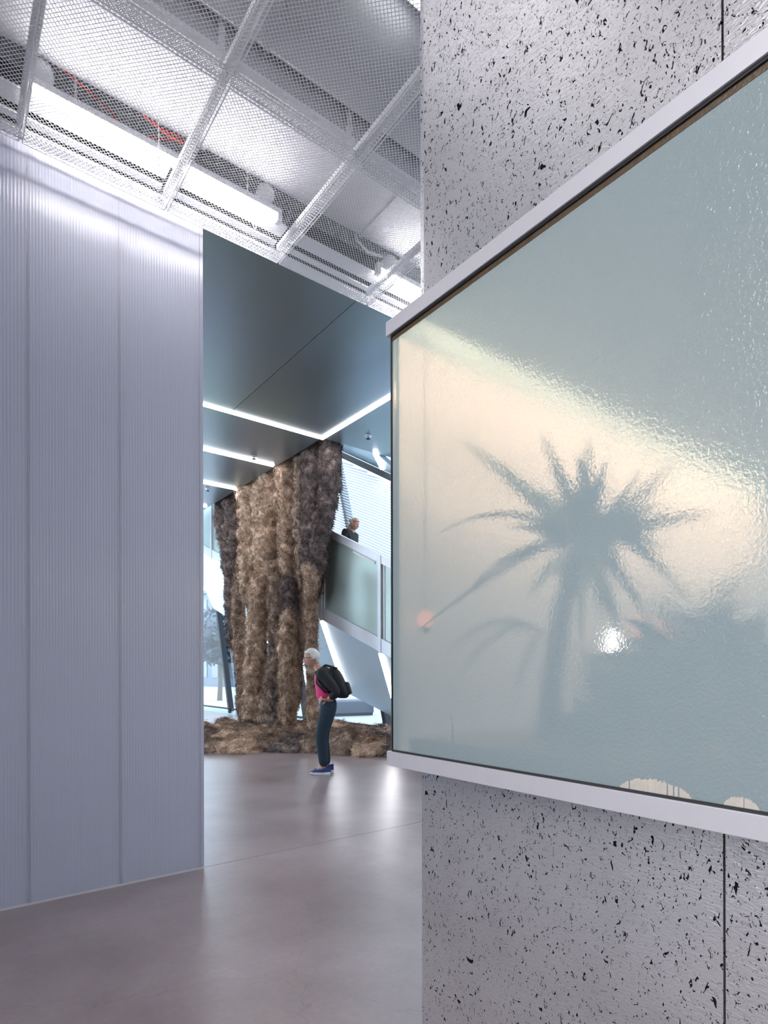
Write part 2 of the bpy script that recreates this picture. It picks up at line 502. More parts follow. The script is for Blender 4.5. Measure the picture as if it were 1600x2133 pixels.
# closing walls the photograph does not show (behind and beside the camera)
wb = struct_empty('wall_back')       # white wall; its wide window is added for even frontal daylight
for (y0, y1, z0, z1) in ((-5, -4, 0, 6.4), (1.5, 4.2, 0, 6.4), (-4, 1.5, 0, 0.8), (-4, 1.5, 3.8, 6.4)):
    MB().box(-6.1, y0, z0, -6, y1, z1).build('masonry', M['roomwall'], wb)
w4 = struct_empty('fill_window')
for y in (-4, -2.17, -0.33, 1.5):
    MB().box(-6.08, y - 0.03, 0.8, -6.02, y + 0.03, 3.8).build('mullion', M['steel'], w4)
    if y < 1.4:
        MB().add([(-6.05, y + 0.03, 0.8), (-6.05, y + 1.80, 0.8), (-6.05, y + 1.80, 3.8), (-6.05, y + 0.03, 3.8)], [(0, 1, 2, 3)]).build('pane', M['warmglass'], w4)
w3 = struct_empty('window_3')
for y in range(5, 21, 3):
    MB().box(-6.1, y - 0.06, 0, -6.0, y + 0.06, 6.4).build('mullion', M['steel'], w3)
    if y < 20:
        MB().add([(-6.05, y + 0.06, 1.5), (-6.05, y + 2.94, 1.5), (-6.05, y + 2.94, 6.4), (-6.05, y + 0.06, 6.4)], [(0, 1, 2, 3)]).build('pane', M['glass'], w3)
        MB().box(-6.1, y + 0.06, 0, -6.0, y + 2.94, 1.5).build('light_cut_parapet', M['roomwall'], w3)  # unseen, added to cut daylight on the polycarbonate wall's lower part
MB().box(-6.1, 4.2, 0, -6.0, 4.94, 6.4).build('jamb', M['roomwall'], w3)
struct(MB().box(-6, -5.1, 0, WALLX, -5, 6.4).build('wall_rear', M['roomwall']))

# polycarbonate wall: sheets with vertical flutes, each a panel
pw = struct_empty('wall_left')
edges = [-3.2, -2.70, -2.18, -1.66, -1.14, -0.62, -0.11, 0.413, 0.893, 1.395]
PT, PB = 4.36, 0.012
for a, b in zip(edges[:-1], edges[1:]):
    n = 30
    g = 0.002
    a2, b2 = a + g, b - g
    w = (b2 - a2) / n
    prof = [(a2, WY)]
    for i in range(n):
        x = a2 + i * w
        prof += [(x + w * 0.10, WY - 0.0006), (x + w * 0.5, WY - 0.0017), (x + w * 0.90, WY - 0.0006)]
    prof.append((b2, WY))
    k = len(prof)
    vs = [(x, y, PB) for x, y in prof] + [(x, y, PT) for x, y in prof]
    fs = [(i, i + 1, k + i + 1, k + i) for i in range(k - 1)]
    m_ = MB().add(vs, fs)
    # rear skin and the webs that close it
    m_.add([(a2, WY + 0.016, PB), (b2, WY + 0.016, PB), (b2, WY + 0.016, PT), (a2, WY + 0.016, PT)], [(3, 2, 1, 0)])
    for x in (a2, b2):
        m_.add([(x, WY, PB), (x, WY + 0.016, PB), (x, WY + 0.016, PT), (x, WY, PT)], [(0, 1, 2, 3)])
    m_.build('panel', M['poly'], pw)
for e in edges[6:9]:
    MB().box(e - 0.003, WY - 0.004, PB, e + 0.003, WY + 0.018, PT).build('joint_strip', M['poly'], pw)
MB().box(1.388, WY - 0.006, PB, 1.412, WY + 0.05, PT).build('end_profile', M['poly'], pw, bevel=0.003)
MB().box(-3.2, WY - 0.006, 0, 1.408, WY + 0.02, 0.012).build('floor_channel', M['rail'], pw)

# foamed aluminium wall: panels above and below the vitrine with dark open joints
aw = struct_empty('wall_right')
ZB, ZT = 0.985, 2.475      # the vitrine's band
YJ = on_x(1508, 1900, WALLX).y
for (z0, z1) in ((0.0, ZB), (ZT, 6.3)):
    MB().box(WALLX, YJ + 0.0025, z0, WALLX + 0.02, WALLY, z1).build('panel', M['foam'], aw)
    MB().box(WALLX, -1.0, z0, WALLX + 0.02, YJ - 0.0025, z1).build('panel', M['foam'], aw)
    MB().box(WALLX + 0.0215, -1.0, z0, WALLX + 0.12, WALLY - 0.001, z1).build('backing', M['joint'], aw)
    # folded end strip, set a hair apart from the face
    MB().hexa([(WALLX + 0.002, WALLY + 0.002, z0), (WALLX + 0.12, WALLY + 0.002, z0), (WALLX + 0.12, WALLY + 0.022, z0), (WALLX + 0.004, WALLY + 0.022, z0)],
              [(WALLX + 0.002, WALLY + 0.002, z1), (WALLX + 0.12, WALLY + 0.002, z1), (WALLX + 0.12, WALLY + 0.022, z1), (WALLX + 0.004, WALLY + 0.022, z1)]).build('end_strip', M['foam'], aw)
    MB().box(WALLX + 0.12, WALLY - 0.1, z0, FX, WALLY, z1).build('return_wall', M['roomwall'], aw)
MB().box(WALLX, -5, 0, WALLX + 0.12, -1.0, 6.3).build('panel', M['foam'], aw)
MB().box(4.75, -1.0, ZB, FX, WALLY, ZT).build('return_wall', M['roomwall'], aw)

# ------------------------------------------------------------------ atrium soffit, void, facade
sf = struct_empty('ceiling')
SOFT = 0.12
jx = 3.617
ys = [3.95, 5.6, CY]
for (x0, x1, y0, y1) in ((-6, jx - 0.004, 3.95, CY - 0.04), (jx + 0.004, CX - 0.03, 3.95, CY - 0.04), (CX + 0.03, FX, 1.5, CY),
                         (-6, CX, CY + 0.04, 20), (3.617, CX - 0.03, 1.5, 3.95)):
    MB().box(x0, y0, SOF, x1, y1, SOF + SOFT).build('soffit_panel', M['soffit'], sf)
MB().box(-6, 3.95, SOF + 0.012, FX, CY, SOF + SOFT).build('backing', M['joint'], sf)


def led(name, label, a, b, w, h, m, group=None, up=(0, 0, 1)):
    t = thing(name, label, 'light', (Vector(a) + Vector(b)) / 2, group)
    MB().bar(a, b, w, h, up).build('diffuser', m, t)
    a = Vector(a); b = Vector(b); d = (b - a).normalized(); upv = Vector(up)
    MB().bar(a + upv * h * 0.9, b + upv * h * 0.9, w * 1.15, h * 0.8, up).build('channel', M['rail'], t)
    return t


G1 = 'LED lines set into the dark soffit'
led('light_line', 'long LED line across the dark soffit, meeting the right line at the fleece corner', (-6, CY, SOF - 0.004), (CX - 0.03, CY, SOF - 0.004), 0.07, 0.02, M['led'], G1)
led('light_line', 'LED line running up right from the fleece corner under the soffit', (CX, CY + 0.03, SOF - 0.004), (CX, 2.0, SOF - 0.004), 0.07, 0.02, M['led'], G1)
for yy, nm in ((10.26, 'second LED line down the soffit, ending at the brown fleece top'), (12.07, 'third LED line down the soffit, short beside the fleece top'), (13.79, 'farthest LED line on the soffit, a stub by the translucent wall')):
    led('light_line', nm, (-6, yy, SOF - 0.012), (CX - 0.06, yy, SOF - 0.012), 0.07, 0.02, M['led'], G1)
# soffit fascia towards the void
struct(MB().box(CX - 0.03, CY + 0.05, SOF + 0.125, CX, 20, SOF + 0.9).build('trim_1', M['bluemetal']))
struct(MB().box(CX + 0.05, CY - 0.03, SOF + 0.125, FX, CY, SOF + 0.9).build('trim_2', M['bluemetal']))

# sprinklers
for i, (px, py, lab) in enumerate(((768, 908, 'small round sprinkler in the soffit right of the fleece corner'), (530, 950, 'small sprinkler beside the second LED line'), (434, 1017, 'small sprinkler near the third LED line at the wall edge'))):
    p = on_z(px, py, SOF)
    t = thing('sprinkler', lab, 'sprinkler', p, 'sprinklers in the soffit')
    MB().lathe(p + Vector((0, 0, -0.012)), [(0.02, 0), (0.06, 0.004), (0.065, 0.012)], 16).build('escutcheon', M['rail'], t, True)
    MB().lathe(p + Vector((0, 0, -0.055)), [(0.035, 0), (0.035, 0.006), (0.008, 0.008), (0.008, 0.045)], 12).build('deflector', M['steel'], t)


def ztop(Y): return 6.37 + 0.553 * (Y - 11.15)          # facade head (slopes with the stair)
def zrail(Y): return 4.045 + 0.458 * (Y - 9.46)         # balustrade top
def zstr(Y): return max(0.0, 2.379 + 0.366 * (Y - 9.81))          # balustrade bottom edge
def zfar(Y): return max(0.0, 0.92 + (0.264 if Y < 10.99 else 0.33) * (Y - 10.99))   # far edge of the stair soffit
BX = 5.90


# sloping atrium ceiling, falling with the stair
def zatr(X, Y): return ztop(Y) + (FX - X) * 0.45


v = [(CX + 0.05, 8.62, zatr(CX + 0.05, 8.62)), (FX, 8.62, ztop(8.62)), (FX, 20, ztop(20)), (CX + 0.05, 20, zatr(CX + 0.05, 20))]
struct(MB().hexa(v, [(a, b, c + 0.1) for a, b, c in v]).build('ceiling.001', M['bluemetal']))
# its LED
def on_atr(px, py):
    r = ray(px, py)
    lo, hi = 4.0, 30.0
    for _ in range(60):
        m_ = (lo + hi) / 2
        p = r * m_
        if CAMH + p.z < zatr(p.x, p.y): lo = m_
        else: hi = m_
    return Vector((r.x * lo, r.y * lo, CAMH + r.z * lo))
a_, b_ = on_atr(783, 940), on_atr(798, 974)
led('light_line', 'short steep LED line on the pale sloping ceiling above the stair', a_ - Vector((0, 0, .03)), b_ - Vector((0, 0, .03)), 0.09, 0.02, M['led'], 'LED lines of the stair')

# facade: leaning black mullions, panes, a head beam
fc = struct_empty('window_1')
MB().bar((FX, 8.0, ztop(8.0) - 0.08), (FX, 20, ztop(20) - 0.08), 0.10, 0.12).build('head_beam', M['steel'], fc)
MB().bar((FX, 1.6, 0.05), (FX, 20, 0.05), 0.10, 0.10).build('sill', M['bluemetal'], fc)
MB().bar((FX - 0.05, 1.6, 0.17), (FX - 0.05, 20, 0.17), 0.03, 0.05).build('sill_line', M['steel'], fc)
lean = 0.31
base = []
for (px, py) in ((483, 1497), (642, 1515), (813, 1512)):
    q = on_x(px, py, FX); base.append(q.y - 0.31 * (0 - q.z) * 0)
base = sorted(base + [base[2] - 2.6, base[2] - 5.0, base[0] + 4.2])
for y0 in base:
    H = 9.0
    MB().bar((FX - 0.02, y0, 0.05), (FX - 0.02, y0 + lean * H, H), 0.11, 0.16, (1, 0, 0)).build('mullion', M['steel'], fc)
for i in range(len(base)):
    y0 = base[i]; y1 = base[i + 1] if i + 1 < len(base) else 21
    MB().add([(FX + 0.03, y0, 0.08), (FX + 0.03, y1, 0.08), (FX + 0.03, y1 + lean * 9, 9), (FX + 0.03, y0 + lean * 9, 9)], [(0, 1, 2, 3)]).build('pane', M['glass'], fc)
MB().add([(FX + 0.03, 1.6, 0.08), (FX + 0.03, base[0], 0.08), (FX + 0.03, base[0] + lean * 9, 9), (FX + 0.03, 1.6, 9)], [(0, 1, 2, 3)]).build('pane', M['glass'], fc)
# far end glazing, out of the picture behind the translucent wall
w2 = struct_empty('window_2')
for x in range(-6, 8, 2):
    MB().box(x - 0.05, 20, 0, x + 0.05, 20.1, 7).build('mullion', M['steel'], w2)
    if x < 6:
        MB().add([(x + 0.05, 20.04, 0), (x + 1.95, 20.04, 0), (x + 1.95, 20.04, 7), (x + 0.05, 20.04, 7)], [(0, 1, 2, 3)]).build('pane', M['glass'], w2)

# sunscreen of slats falling with the stair, inside the glazing
mbl = bpy.data.materials.new('translucent_blind'); mbl.use_nodes = True
nt = mbl.node_tree; nt.nodes.clear()
d_ = nt.nodes.new('ShaderNodeBsdfDiffuse'); d_.inputs[0].default_value = (0.85, 0.86, 0.9, 1)
t_ = nt.nodes.new('ShaderNodeBsdfTranslucent'); t_.inputs[0].default_value = (0.50, 0.53, 0.58, 1)
x_ = nt.nodes.new('ShaderNodeMixShader'); x_.inputs[0].default_value = 0.7
o_ = nt.nodes.new('ShaderNodeOutputMaterial')
nt.links.new(d_.outputs[0], x_.inputs[1]); nt.links.new(t_.outputs[0], x_.inputs[2]); nt.links.new(x_.outputs[0], o_.inputs[0])
M['blind'] = mbl
bl = MB()
for i in range(150):
    z = -1.2 + i * 0.058
    y0, y1 = 8.3, 14.6
    k = 0.44
    za, zb = 2.55 + z + k * (y0 - 8.3), 2.55 + z + k * (y1 - 8.3)
    # keep under the head, above the stair soffit
    ya = y0
    pts = []
    for s in range(13):
        Y = y0 + (y1 - y0) * s / 12
        Z = 2.55 + z + k * (Y - 8.3)
        if Z < ztop(Y) - 0.18 and Z > zfar(Y) + 1.0 and Y < 14.2:
            pts.append((Y, Z))
    if len(pts) > 1:
        (ya, zc), (yb, zd) = pts[0], pts[-1]
        bl.add([(FX - 0.13, ya, zc), (FX - 0.13, yb, zd), (FX - 0.11, yb, zd + 0.040), (FX - 0.11, ya, zc + 0.040)], [(0, 1, 2, 3)])
bo = bl.build('sunscreen_blind', M['blind'])
tag(bo, 'bright white sunscreen of fine sloping slats behind the stair', 'blind')

# ------------------------------------------------------------------ stair
st = thing('staircase', 'metal staircase with panelled balustrade descending to the right behind the fleece', 'staircase', (BX, 8, 0))
# folded underside from the near stringer to the far edge by the glass
ny = 26
Ys = np.linspace(4.0, 17.5, ny)
vs = []; fs = []
for i, Y in enumerate(Ys):
    vs += [(BX + 0.02, Y, zstr(Y) + 0.03), (FX - 0.10, Y + 1.0, zfar(Y + 1.0)), (BX + 0.02, Y, zstr(Y) + 0.09), (FX - 0.10, Y + 1.0, zfar(Y + 1.0) + 0.06)]
for i in range(ny - 1):
    a = 4 * i; b = a + 4
    fs += [(a, a + 1, b + 1, b), (a + 2, b + 2, b + 3, a + 3)]
MB().add(vs, fs).build('underside', M['bluemetal'], st, True)
post_y = [4.03, 5.91, 7.79, 9.67, 11.55, 13.43, 15.31, 17.2]
for y0, y1 in zip(post_y[:-1], post_y[1:]):
    def q(Y, lo, hi, x0, x1, y_in=0):
        return [(x0, Y, lo), (x1, Y, lo)], [(x0, Y, hi), (x1, Y, hi)]
    a, b = y0 + 0.05, y1 - 0.05
    # recessed panel
    bpan = MB().hexa([(BX + 0.03, a, zstr(a) + 0.2), (BX + 0.05, a, zstr(a) + 0.2), (BX + 0.05, b, zstr(b) + 0.2), (BX + 0.03, b, zstr(b) + 0.2)],
              [(BX + 0.03, a, zrail(a) - 0.12), (BX + 0.05, a, zrail(a) - 0.12), (BX + 0.05, b, zrail(b) - 0.12), (BX + 0.03, b, zrail(b) - 0.12)]).build('balustrade_panel', M['balpanel'], st)
    MB().hexa([(BX, a, zrail(a) - 0.15), (BX + 0.07, a, zrail(a) - 0.15), (BX + 0.07, b, zrail(b) - 0.15), (BX, b, zrail(b) - 0.15)],
              [(BX, a, zrail(a)), (BX + 0.07, a, zrail(a)), (BX + 0.07, b, zrail(b)), (BX, b, zrail(b))]).build('top_rail', M['balframe'], st, bevel=0.006)
    MB().hexa([(BX, a, zstr(a)), (BX + 0.07, a, zstr(a)), (BX + 0.07, b, zstr(b)), (BX, b, zstr(b))],
              [(BX, a, zstr(a) + 0.24), (BX + 0.07, a, zstr(a) + 0.24), (BX + 0.07, b, zstr(b) + 0.24), (BX, b, zstr(b) + 0.24)]).build('stringer', M['balframe'], st, bevel=0.006)
    # bright slot above each panel: light strip set in the rail
    aa, bb = a + 0.10, a + 0.75
    MB().hexa([(BX + 0.02, aa, zrail(aa) - 0.21), (BX + 0.03, aa, zrail(aa) - 0.21), (BX + 0.03, bb, zrail(bb) - 0.21), (BX + 0.02, bb, zrail(bb) - 0.21)],
              [(BX + 0.02, aa, zrail(aa) - 0.17), (BX + 0.03, aa, zrail(aa) - 0.17), (BX + 0.03, bb, zrail(bb) - 0.17), (BX + 0.02, bb, zrail(bb) - 0.17)]).build('light_slot', M['sole'], bpan)
for Y in post_y:
    MB().hexa([(BX - 0.006, Y - 0.045, zstr(Y - 0.045) - 0.01), (BX + 0.08, Y - 0.045, zstr(Y - 0.045) - 0.01), (BX + 0.08, Y + 0.045, zstr(Y + 0.045) - 0.01), (BX - 0.006, Y + 0.045, zstr(Y + 0.045) - 0.01)],
              [(BX - 0.006, Y - 0.045, zrail(Y - 0.045)), (BX + 0.08, Y - 0.045, zrail(Y - 0.045)), (BX + 0.08, Y + 0.045, zrail(Y + 0.045)), (BX - 0.006, Y + 0.045, zrail(Y + 0.045))]).build('post', M['balframe'], st, bevel=0.004)
    # the panel's slim inner stile
    MB().hexa([(BX + 0.018, Y - 0.12, zstr(Y) + 0.2), (BX + 0.032, Y - 0.12, zstr(Y) + 0.2), (BX + 0.032, Y - 0.10, zstr(Y) + 0.2), (BX + 0.018, Y - 0.10, zstr(Y) + 0.2)],
              [(BX + 0.018, Y - 0.12, zrail(Y) - 0.2), (BX + 0.032, Y - 0.12, zrail(Y) - 0.2), (BX + 0.032, Y - 0.10, zrail(Y) - 0.2), (BX + 0.018, Y - 0.10, zrail(Y) - 0.2)]).build('stile', M['rail'], st)
def ztread(Y): return zrail(Y) - 1.30
ns = 35
for i in range(ns):
    y0 = 3.70 + i * 0.38
    z = ztread(y0 + 0.19)
    if z < 0.05: continue
    MB().box(BX + 0.09, y0, max(0.0, z - 0.16), FX - 0.16, y0 + 0.40, z).build('step', M['slab'], st)

stl = 'LED lines of the stair'
for k, Y in enumerate((7.79, 9.67, 11.55, 13.43, 15.31)):
    a = Vector((BX + 0.06, Y + 0.04, 0)); b = Vector((FX - 0.14, Y + 1.03, 0))
    def zu(p):
        s = (p.x - BX - 0.02) / (FX - 0.10 - BX - 0.02)
        Yn = p.y - s * 1.0
        return (zstr(Yn) + 0.03) * (1 - s) + zfar(Yn + 1.0) * s
    a.z = zu(a) - 0.02; b.z = zu(b) - 0.02
    lab = ['slanting LED line under the stair, at the edge of the glass vitrine', 'longest slanting LED line under the stair, behind the walking person', 'slanting LED line under the stair, hidden behind the fleece trunk', 'slanting LED line under the stair behind the fleece, second from the far end', 'slanting LED line under the stair left of the fleece by the translucent wall'][k]
    led('light_line', lab, a, b, 0.075, 0.02, M['led'], stl)

# ------------------------------------------------------------------ outside
struct(MB().box(FX + 0.1, -20, -0.2, 60, 70, -0.06).build('ground', M['paving']))
def block(name, label, cat, x0, y0, z0, x1, y1, z1, m, bev=0.03):
    o = MB().box(x0, y0, z0, x1, y1, z1).build(name, m, None, False, bev)
    return tag(o, label, cat)
q = on_z(735, 1490, -0.06)
t = thing('stone_bench', 'long blue-grey stone bench on the bright pavement beyond the glass', 'bench', (q.x, q.y, -0.06))
b1 = on_z(640, 1492, -0.06); b2 = on_z(768, 1488, -0.06)
MB().bar(b1 + Vector((0, 0, .29)), b2 + Vector((0, 0, .29)), 0.9, 0.42).build('seat_block', M['bench'], t, bevel=0.03)
MB().bar(b1 + Vector((0, 0, .04)), b2 + Vector((0, 0, .04)), 0.7, 0.09).build('plinth', M['steel'], t)
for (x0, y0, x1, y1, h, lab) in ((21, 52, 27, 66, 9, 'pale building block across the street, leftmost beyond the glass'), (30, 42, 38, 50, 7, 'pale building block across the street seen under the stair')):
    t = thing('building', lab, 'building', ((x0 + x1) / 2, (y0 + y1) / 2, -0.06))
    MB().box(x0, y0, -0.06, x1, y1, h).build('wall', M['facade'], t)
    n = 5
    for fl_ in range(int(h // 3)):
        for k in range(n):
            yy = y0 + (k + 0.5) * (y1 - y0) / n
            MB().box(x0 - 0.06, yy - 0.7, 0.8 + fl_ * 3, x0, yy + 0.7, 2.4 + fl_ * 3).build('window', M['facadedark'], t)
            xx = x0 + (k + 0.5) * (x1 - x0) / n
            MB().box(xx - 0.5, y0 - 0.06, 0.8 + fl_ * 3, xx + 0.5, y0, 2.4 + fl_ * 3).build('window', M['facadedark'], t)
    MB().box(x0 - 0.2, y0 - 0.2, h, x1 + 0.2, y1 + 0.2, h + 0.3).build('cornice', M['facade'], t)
def street_tree(x, y, h, lab):
    t = thing('street_tree', lab, 'tree', (x, y, -0.06))
    MB().tube([(x, y, -0.06), (x + .05, y, h * .3), (x, y + .05, h * .55)], [0.14, 0.1, 0.06], 8).build('trunk', M['bark'], t)
    c = np.array([x, y, h * 0.7])
    n = 2600
    d = rng.normal(size=(n, 3)); d /= np.linalg.norm(d, axis=1)[:, None]
    r = h * 0.3 * rng.random(n) ** 0.4
    p = c + d * r[:, None] * np.array([1, 1, 0.85])
    s = 0.16
    e1 = rng.normal(size=(n, 3)) * s; e2 = rng.normal(size=(n, 3)) * s
    V = np.stack([p - e1, p + e2, p + e1, p - e2], 1).reshape(-1, 3)
    F = np.arange(4 * n).reshape(-1, 4)
    o = link('foliage', np_mesh('foliage', V, F), M['foliage_out'], t)
    o['kind'] = 'stuff'
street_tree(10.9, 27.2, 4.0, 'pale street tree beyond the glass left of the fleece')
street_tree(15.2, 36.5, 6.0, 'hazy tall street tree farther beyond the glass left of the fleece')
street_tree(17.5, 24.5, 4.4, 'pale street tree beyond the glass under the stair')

# ------------------------------------------------------------------ fleece sculpture
def fbm(p, s):
    return noise.noise(Vector(p) * s) + 0.5 * noise.noise(Vector(p) * s * 2.1) + 0.28 * noise.noise(Vector(p) * s * 4.3)


def strands(P, Nn, count, length, width, curl):
    """curly thin ribbons rooted at surface points"""
    idx = rng.integers(0, len(P), count)
    p = P[idx] + rng.normal(size=(count, 3)) * 0.012
    n = Nn[idx]
    t = rng.normal(size=(count, 3)) + np.array([0, 0, -0.35])
    t -= n * np.sum(t * n, 1)[:, None]
    t /= np.linalg.norm(t, axis=1)[:, None] + 1e-9
    w = np.cross(t, n)
    seg = 5
    L = length * (0.4 + rng.random(count) * 1.1)
    ph = rng.random(count) * 6.28
    turn = rng.normal(size=count) * curl
    pts = []
    cur = p.copy()
    for s in range(seg + 1):
        pts.append(cur.copy())
        ang = turn * s / seg * 2.2
        dirv = t * np.cos(ang)[:, None] + w * np.sin(ang)[:, None] + n * (0.42 * np.cos(ph + s * 1.3))[:, None]
        cur = cur + dirv * (L / seg)[:, None]
    V = np.zeros((count, (seg + 1) * 2, 3))
    side = np.cross(t, n) * 0.4 + n * 0.25 + rng.normal(size=(count, 3)) * 0.5
    side /= np.linalg.norm(side, axis=1)[:, None]
    for s in range(seg + 1):
        wd = width * (1 - 0.75 * s / seg)
        V[:, 2 * s] = pts[s] - side * wd
        V[:, 2 * s + 1] = pts[s] + side * wd
    F = []
    base = (np.arange(count) * (seg + 1) * 2)[:, None]
    for s in range(seg):
        F.append(base + np.array([2 * s, 2 * s + 1, 2 * s + 3, 2 * s + 2])[None, :])
    return V.reshape(-1, 3), np.concatenate(F, 0)


def fleece(name, pts, rad, m, parent, count, amp=0.42, nseg=34, step=0.045, squash=(1, 1), length=0.115, width=0.0048, top_flat=None, low_flat=None):
    """a hanging matted rope: lumpy tube along pts with radius rad, covered in curly fibres"""
    pts = [Vector(p) for p in pts]
    # resample smoothly
    D = [0]
    for a, b in zip(pts[:-1], pts[1:]): D.append(D[-1] + (b - a).length)
    n = max(6, int(D[-1] / step))
    ring = []
    off = random.random() * 50
    for i in range(n + 1):
        d = D[-1] * i / n
        k = 0
        while k < len(D) - 2 and D[k + 1] < d: k += 1
        f = (d - D[k]) / max(1e-6, D[k + 1] - D[k])
        f2 = f * f * (3 - 2 * f) * 0.5 + f * 0.5
        p = pts[k].lerp(pts[k + 1], f)
        r = rad[k] * (1 - f2) + rad[k + 1] * f2
        ring.append((p, r))
    V = []; C = []
    for i, (p, r) in enumerate(ring):
        w = Vector((noise.noise(Vector((off, p.z * 1.2, 0))), noise.noise(Vector((off + 9, p.z * 1.2, 0))), 0)) * r * 0.25
        e = 1.0
        if top_flat is None and i < 2: e = 0.55 + 0.22 * i
        if i > n - 3 and low_flat is None: e = 0.4 + 0.2 * (n - i)
        for k in range(nseg):
            t = 2 * math.pi * k / nseg
            dv = Vector((math.cos(t) * squash[0], math.sin(t) * squash[1], 0))
            q = p + w + dv * r
            g = 1 + amp * 0.5 * fbm((q.x + off, q.y, q.z), 2.2) + amp * (1.5 * abs(noise.noise(Vector((q.x, q.y + off, q.z)) * 4.2)) + 0.9 * abs(noise.noise(Vector((q.x + off, q.y, q.z)) * 9.5)) - 0.55)
            V.append(p + w + dv * r * g * e)
    V = np.array([tuple(v) for v in V])
    F = []
    for i in range(n):
        for k in range(nseg):
            k2 = (k + 1) % nseg
            F.append((i * nseg + k, i * nseg + k2, (i + 1) * nseg + k2, (i + 1) * nseg + k))
    F = np.array(F)
    cen = np.repeat(np.array([tuple(p) for p, r in ring]), nseg, 0)
    N_ = V - cen; N_[:, 2] *= 0.3
    N_ /= np.linalg.norm(N_, axis=1)[:, None] + 1e-9
    SV, SF = strands(V, N_, count, length, width, 1.3)
    if top_flat is not None:
        SV[:, 2] = np.minimum(SV[:, 2], top_flat); V[:, 2] = np.minimum(V[:, 2], top_flat)
    SV[:, 2] = np.maximum(SV[:, 2], 0.004)
    me = np_mesh(name, np.concatenate([V, SV]), np.concatenate([F, SF + len(V)]))
    return link(name, me, m, parent)


def fp(px, py, X=5.36):
    return on_x(px, py, X)


def pxr(px, py, w, X=5.36):
    """radius in metres of something w pixels wide at that spot"""
    r = ray(px, py); return w / 2 * (X / r.x) / FPX


sc_ = thing('fleece_sculpture', 'towering hanging sculpture of matted brown wool dropping from the soffit edge to the floor', 'sculpture', (5.36, 11, 0))
tf = SOF - 0.01
def rope(lst, m, X, count, **k):
    P_ = [fp(x, y, X) for x, y, w in lst]; R_ = [pxr(x, y, w, X) for x, y, w in lst]
    fleece('fleece_rope', P_, R_, M[m], sc_, count, **k)
E = lambda x: 912 + (672 - x) * 0.615     # soffit edge line in the picture
def topz(X):  # the rope's axis starts at the soffit
    return None
UX = 5.62
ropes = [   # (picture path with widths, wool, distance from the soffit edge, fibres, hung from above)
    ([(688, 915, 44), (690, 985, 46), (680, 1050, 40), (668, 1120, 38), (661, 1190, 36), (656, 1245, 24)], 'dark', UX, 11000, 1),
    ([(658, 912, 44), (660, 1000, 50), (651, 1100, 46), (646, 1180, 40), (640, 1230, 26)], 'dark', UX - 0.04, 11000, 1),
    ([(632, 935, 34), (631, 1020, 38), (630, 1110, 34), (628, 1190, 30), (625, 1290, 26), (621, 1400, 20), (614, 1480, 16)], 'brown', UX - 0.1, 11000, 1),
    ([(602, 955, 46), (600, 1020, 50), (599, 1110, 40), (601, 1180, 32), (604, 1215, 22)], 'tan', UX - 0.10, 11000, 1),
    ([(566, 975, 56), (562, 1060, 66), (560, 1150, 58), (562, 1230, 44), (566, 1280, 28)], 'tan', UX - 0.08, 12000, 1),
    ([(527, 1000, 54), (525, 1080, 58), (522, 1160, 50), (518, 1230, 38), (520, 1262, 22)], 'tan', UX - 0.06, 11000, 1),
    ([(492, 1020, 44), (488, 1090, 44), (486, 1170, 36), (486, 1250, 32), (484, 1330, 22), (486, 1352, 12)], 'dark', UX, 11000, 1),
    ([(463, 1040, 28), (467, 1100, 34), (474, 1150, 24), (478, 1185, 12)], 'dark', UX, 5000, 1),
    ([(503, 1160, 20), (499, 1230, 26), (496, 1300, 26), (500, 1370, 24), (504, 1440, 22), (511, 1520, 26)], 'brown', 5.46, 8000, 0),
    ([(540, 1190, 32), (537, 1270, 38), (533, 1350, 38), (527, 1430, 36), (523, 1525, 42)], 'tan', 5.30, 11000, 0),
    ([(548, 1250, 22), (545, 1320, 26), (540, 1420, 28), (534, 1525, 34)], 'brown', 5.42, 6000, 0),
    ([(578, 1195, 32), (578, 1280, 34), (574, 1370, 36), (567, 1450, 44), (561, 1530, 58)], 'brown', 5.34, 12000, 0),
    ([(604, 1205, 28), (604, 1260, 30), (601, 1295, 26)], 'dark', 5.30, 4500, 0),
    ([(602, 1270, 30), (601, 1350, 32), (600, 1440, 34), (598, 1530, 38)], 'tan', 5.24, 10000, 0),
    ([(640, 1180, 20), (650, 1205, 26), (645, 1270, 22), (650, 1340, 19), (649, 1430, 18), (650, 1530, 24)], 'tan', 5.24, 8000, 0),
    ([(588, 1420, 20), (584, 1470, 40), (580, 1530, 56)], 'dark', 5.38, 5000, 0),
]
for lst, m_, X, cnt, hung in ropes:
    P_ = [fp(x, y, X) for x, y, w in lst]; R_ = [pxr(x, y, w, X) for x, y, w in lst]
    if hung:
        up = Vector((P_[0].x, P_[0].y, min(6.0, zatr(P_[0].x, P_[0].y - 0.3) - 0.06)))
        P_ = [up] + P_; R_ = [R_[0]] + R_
    fleece('fleece_rope', P_, R_, M[m_], sc_, cnt)

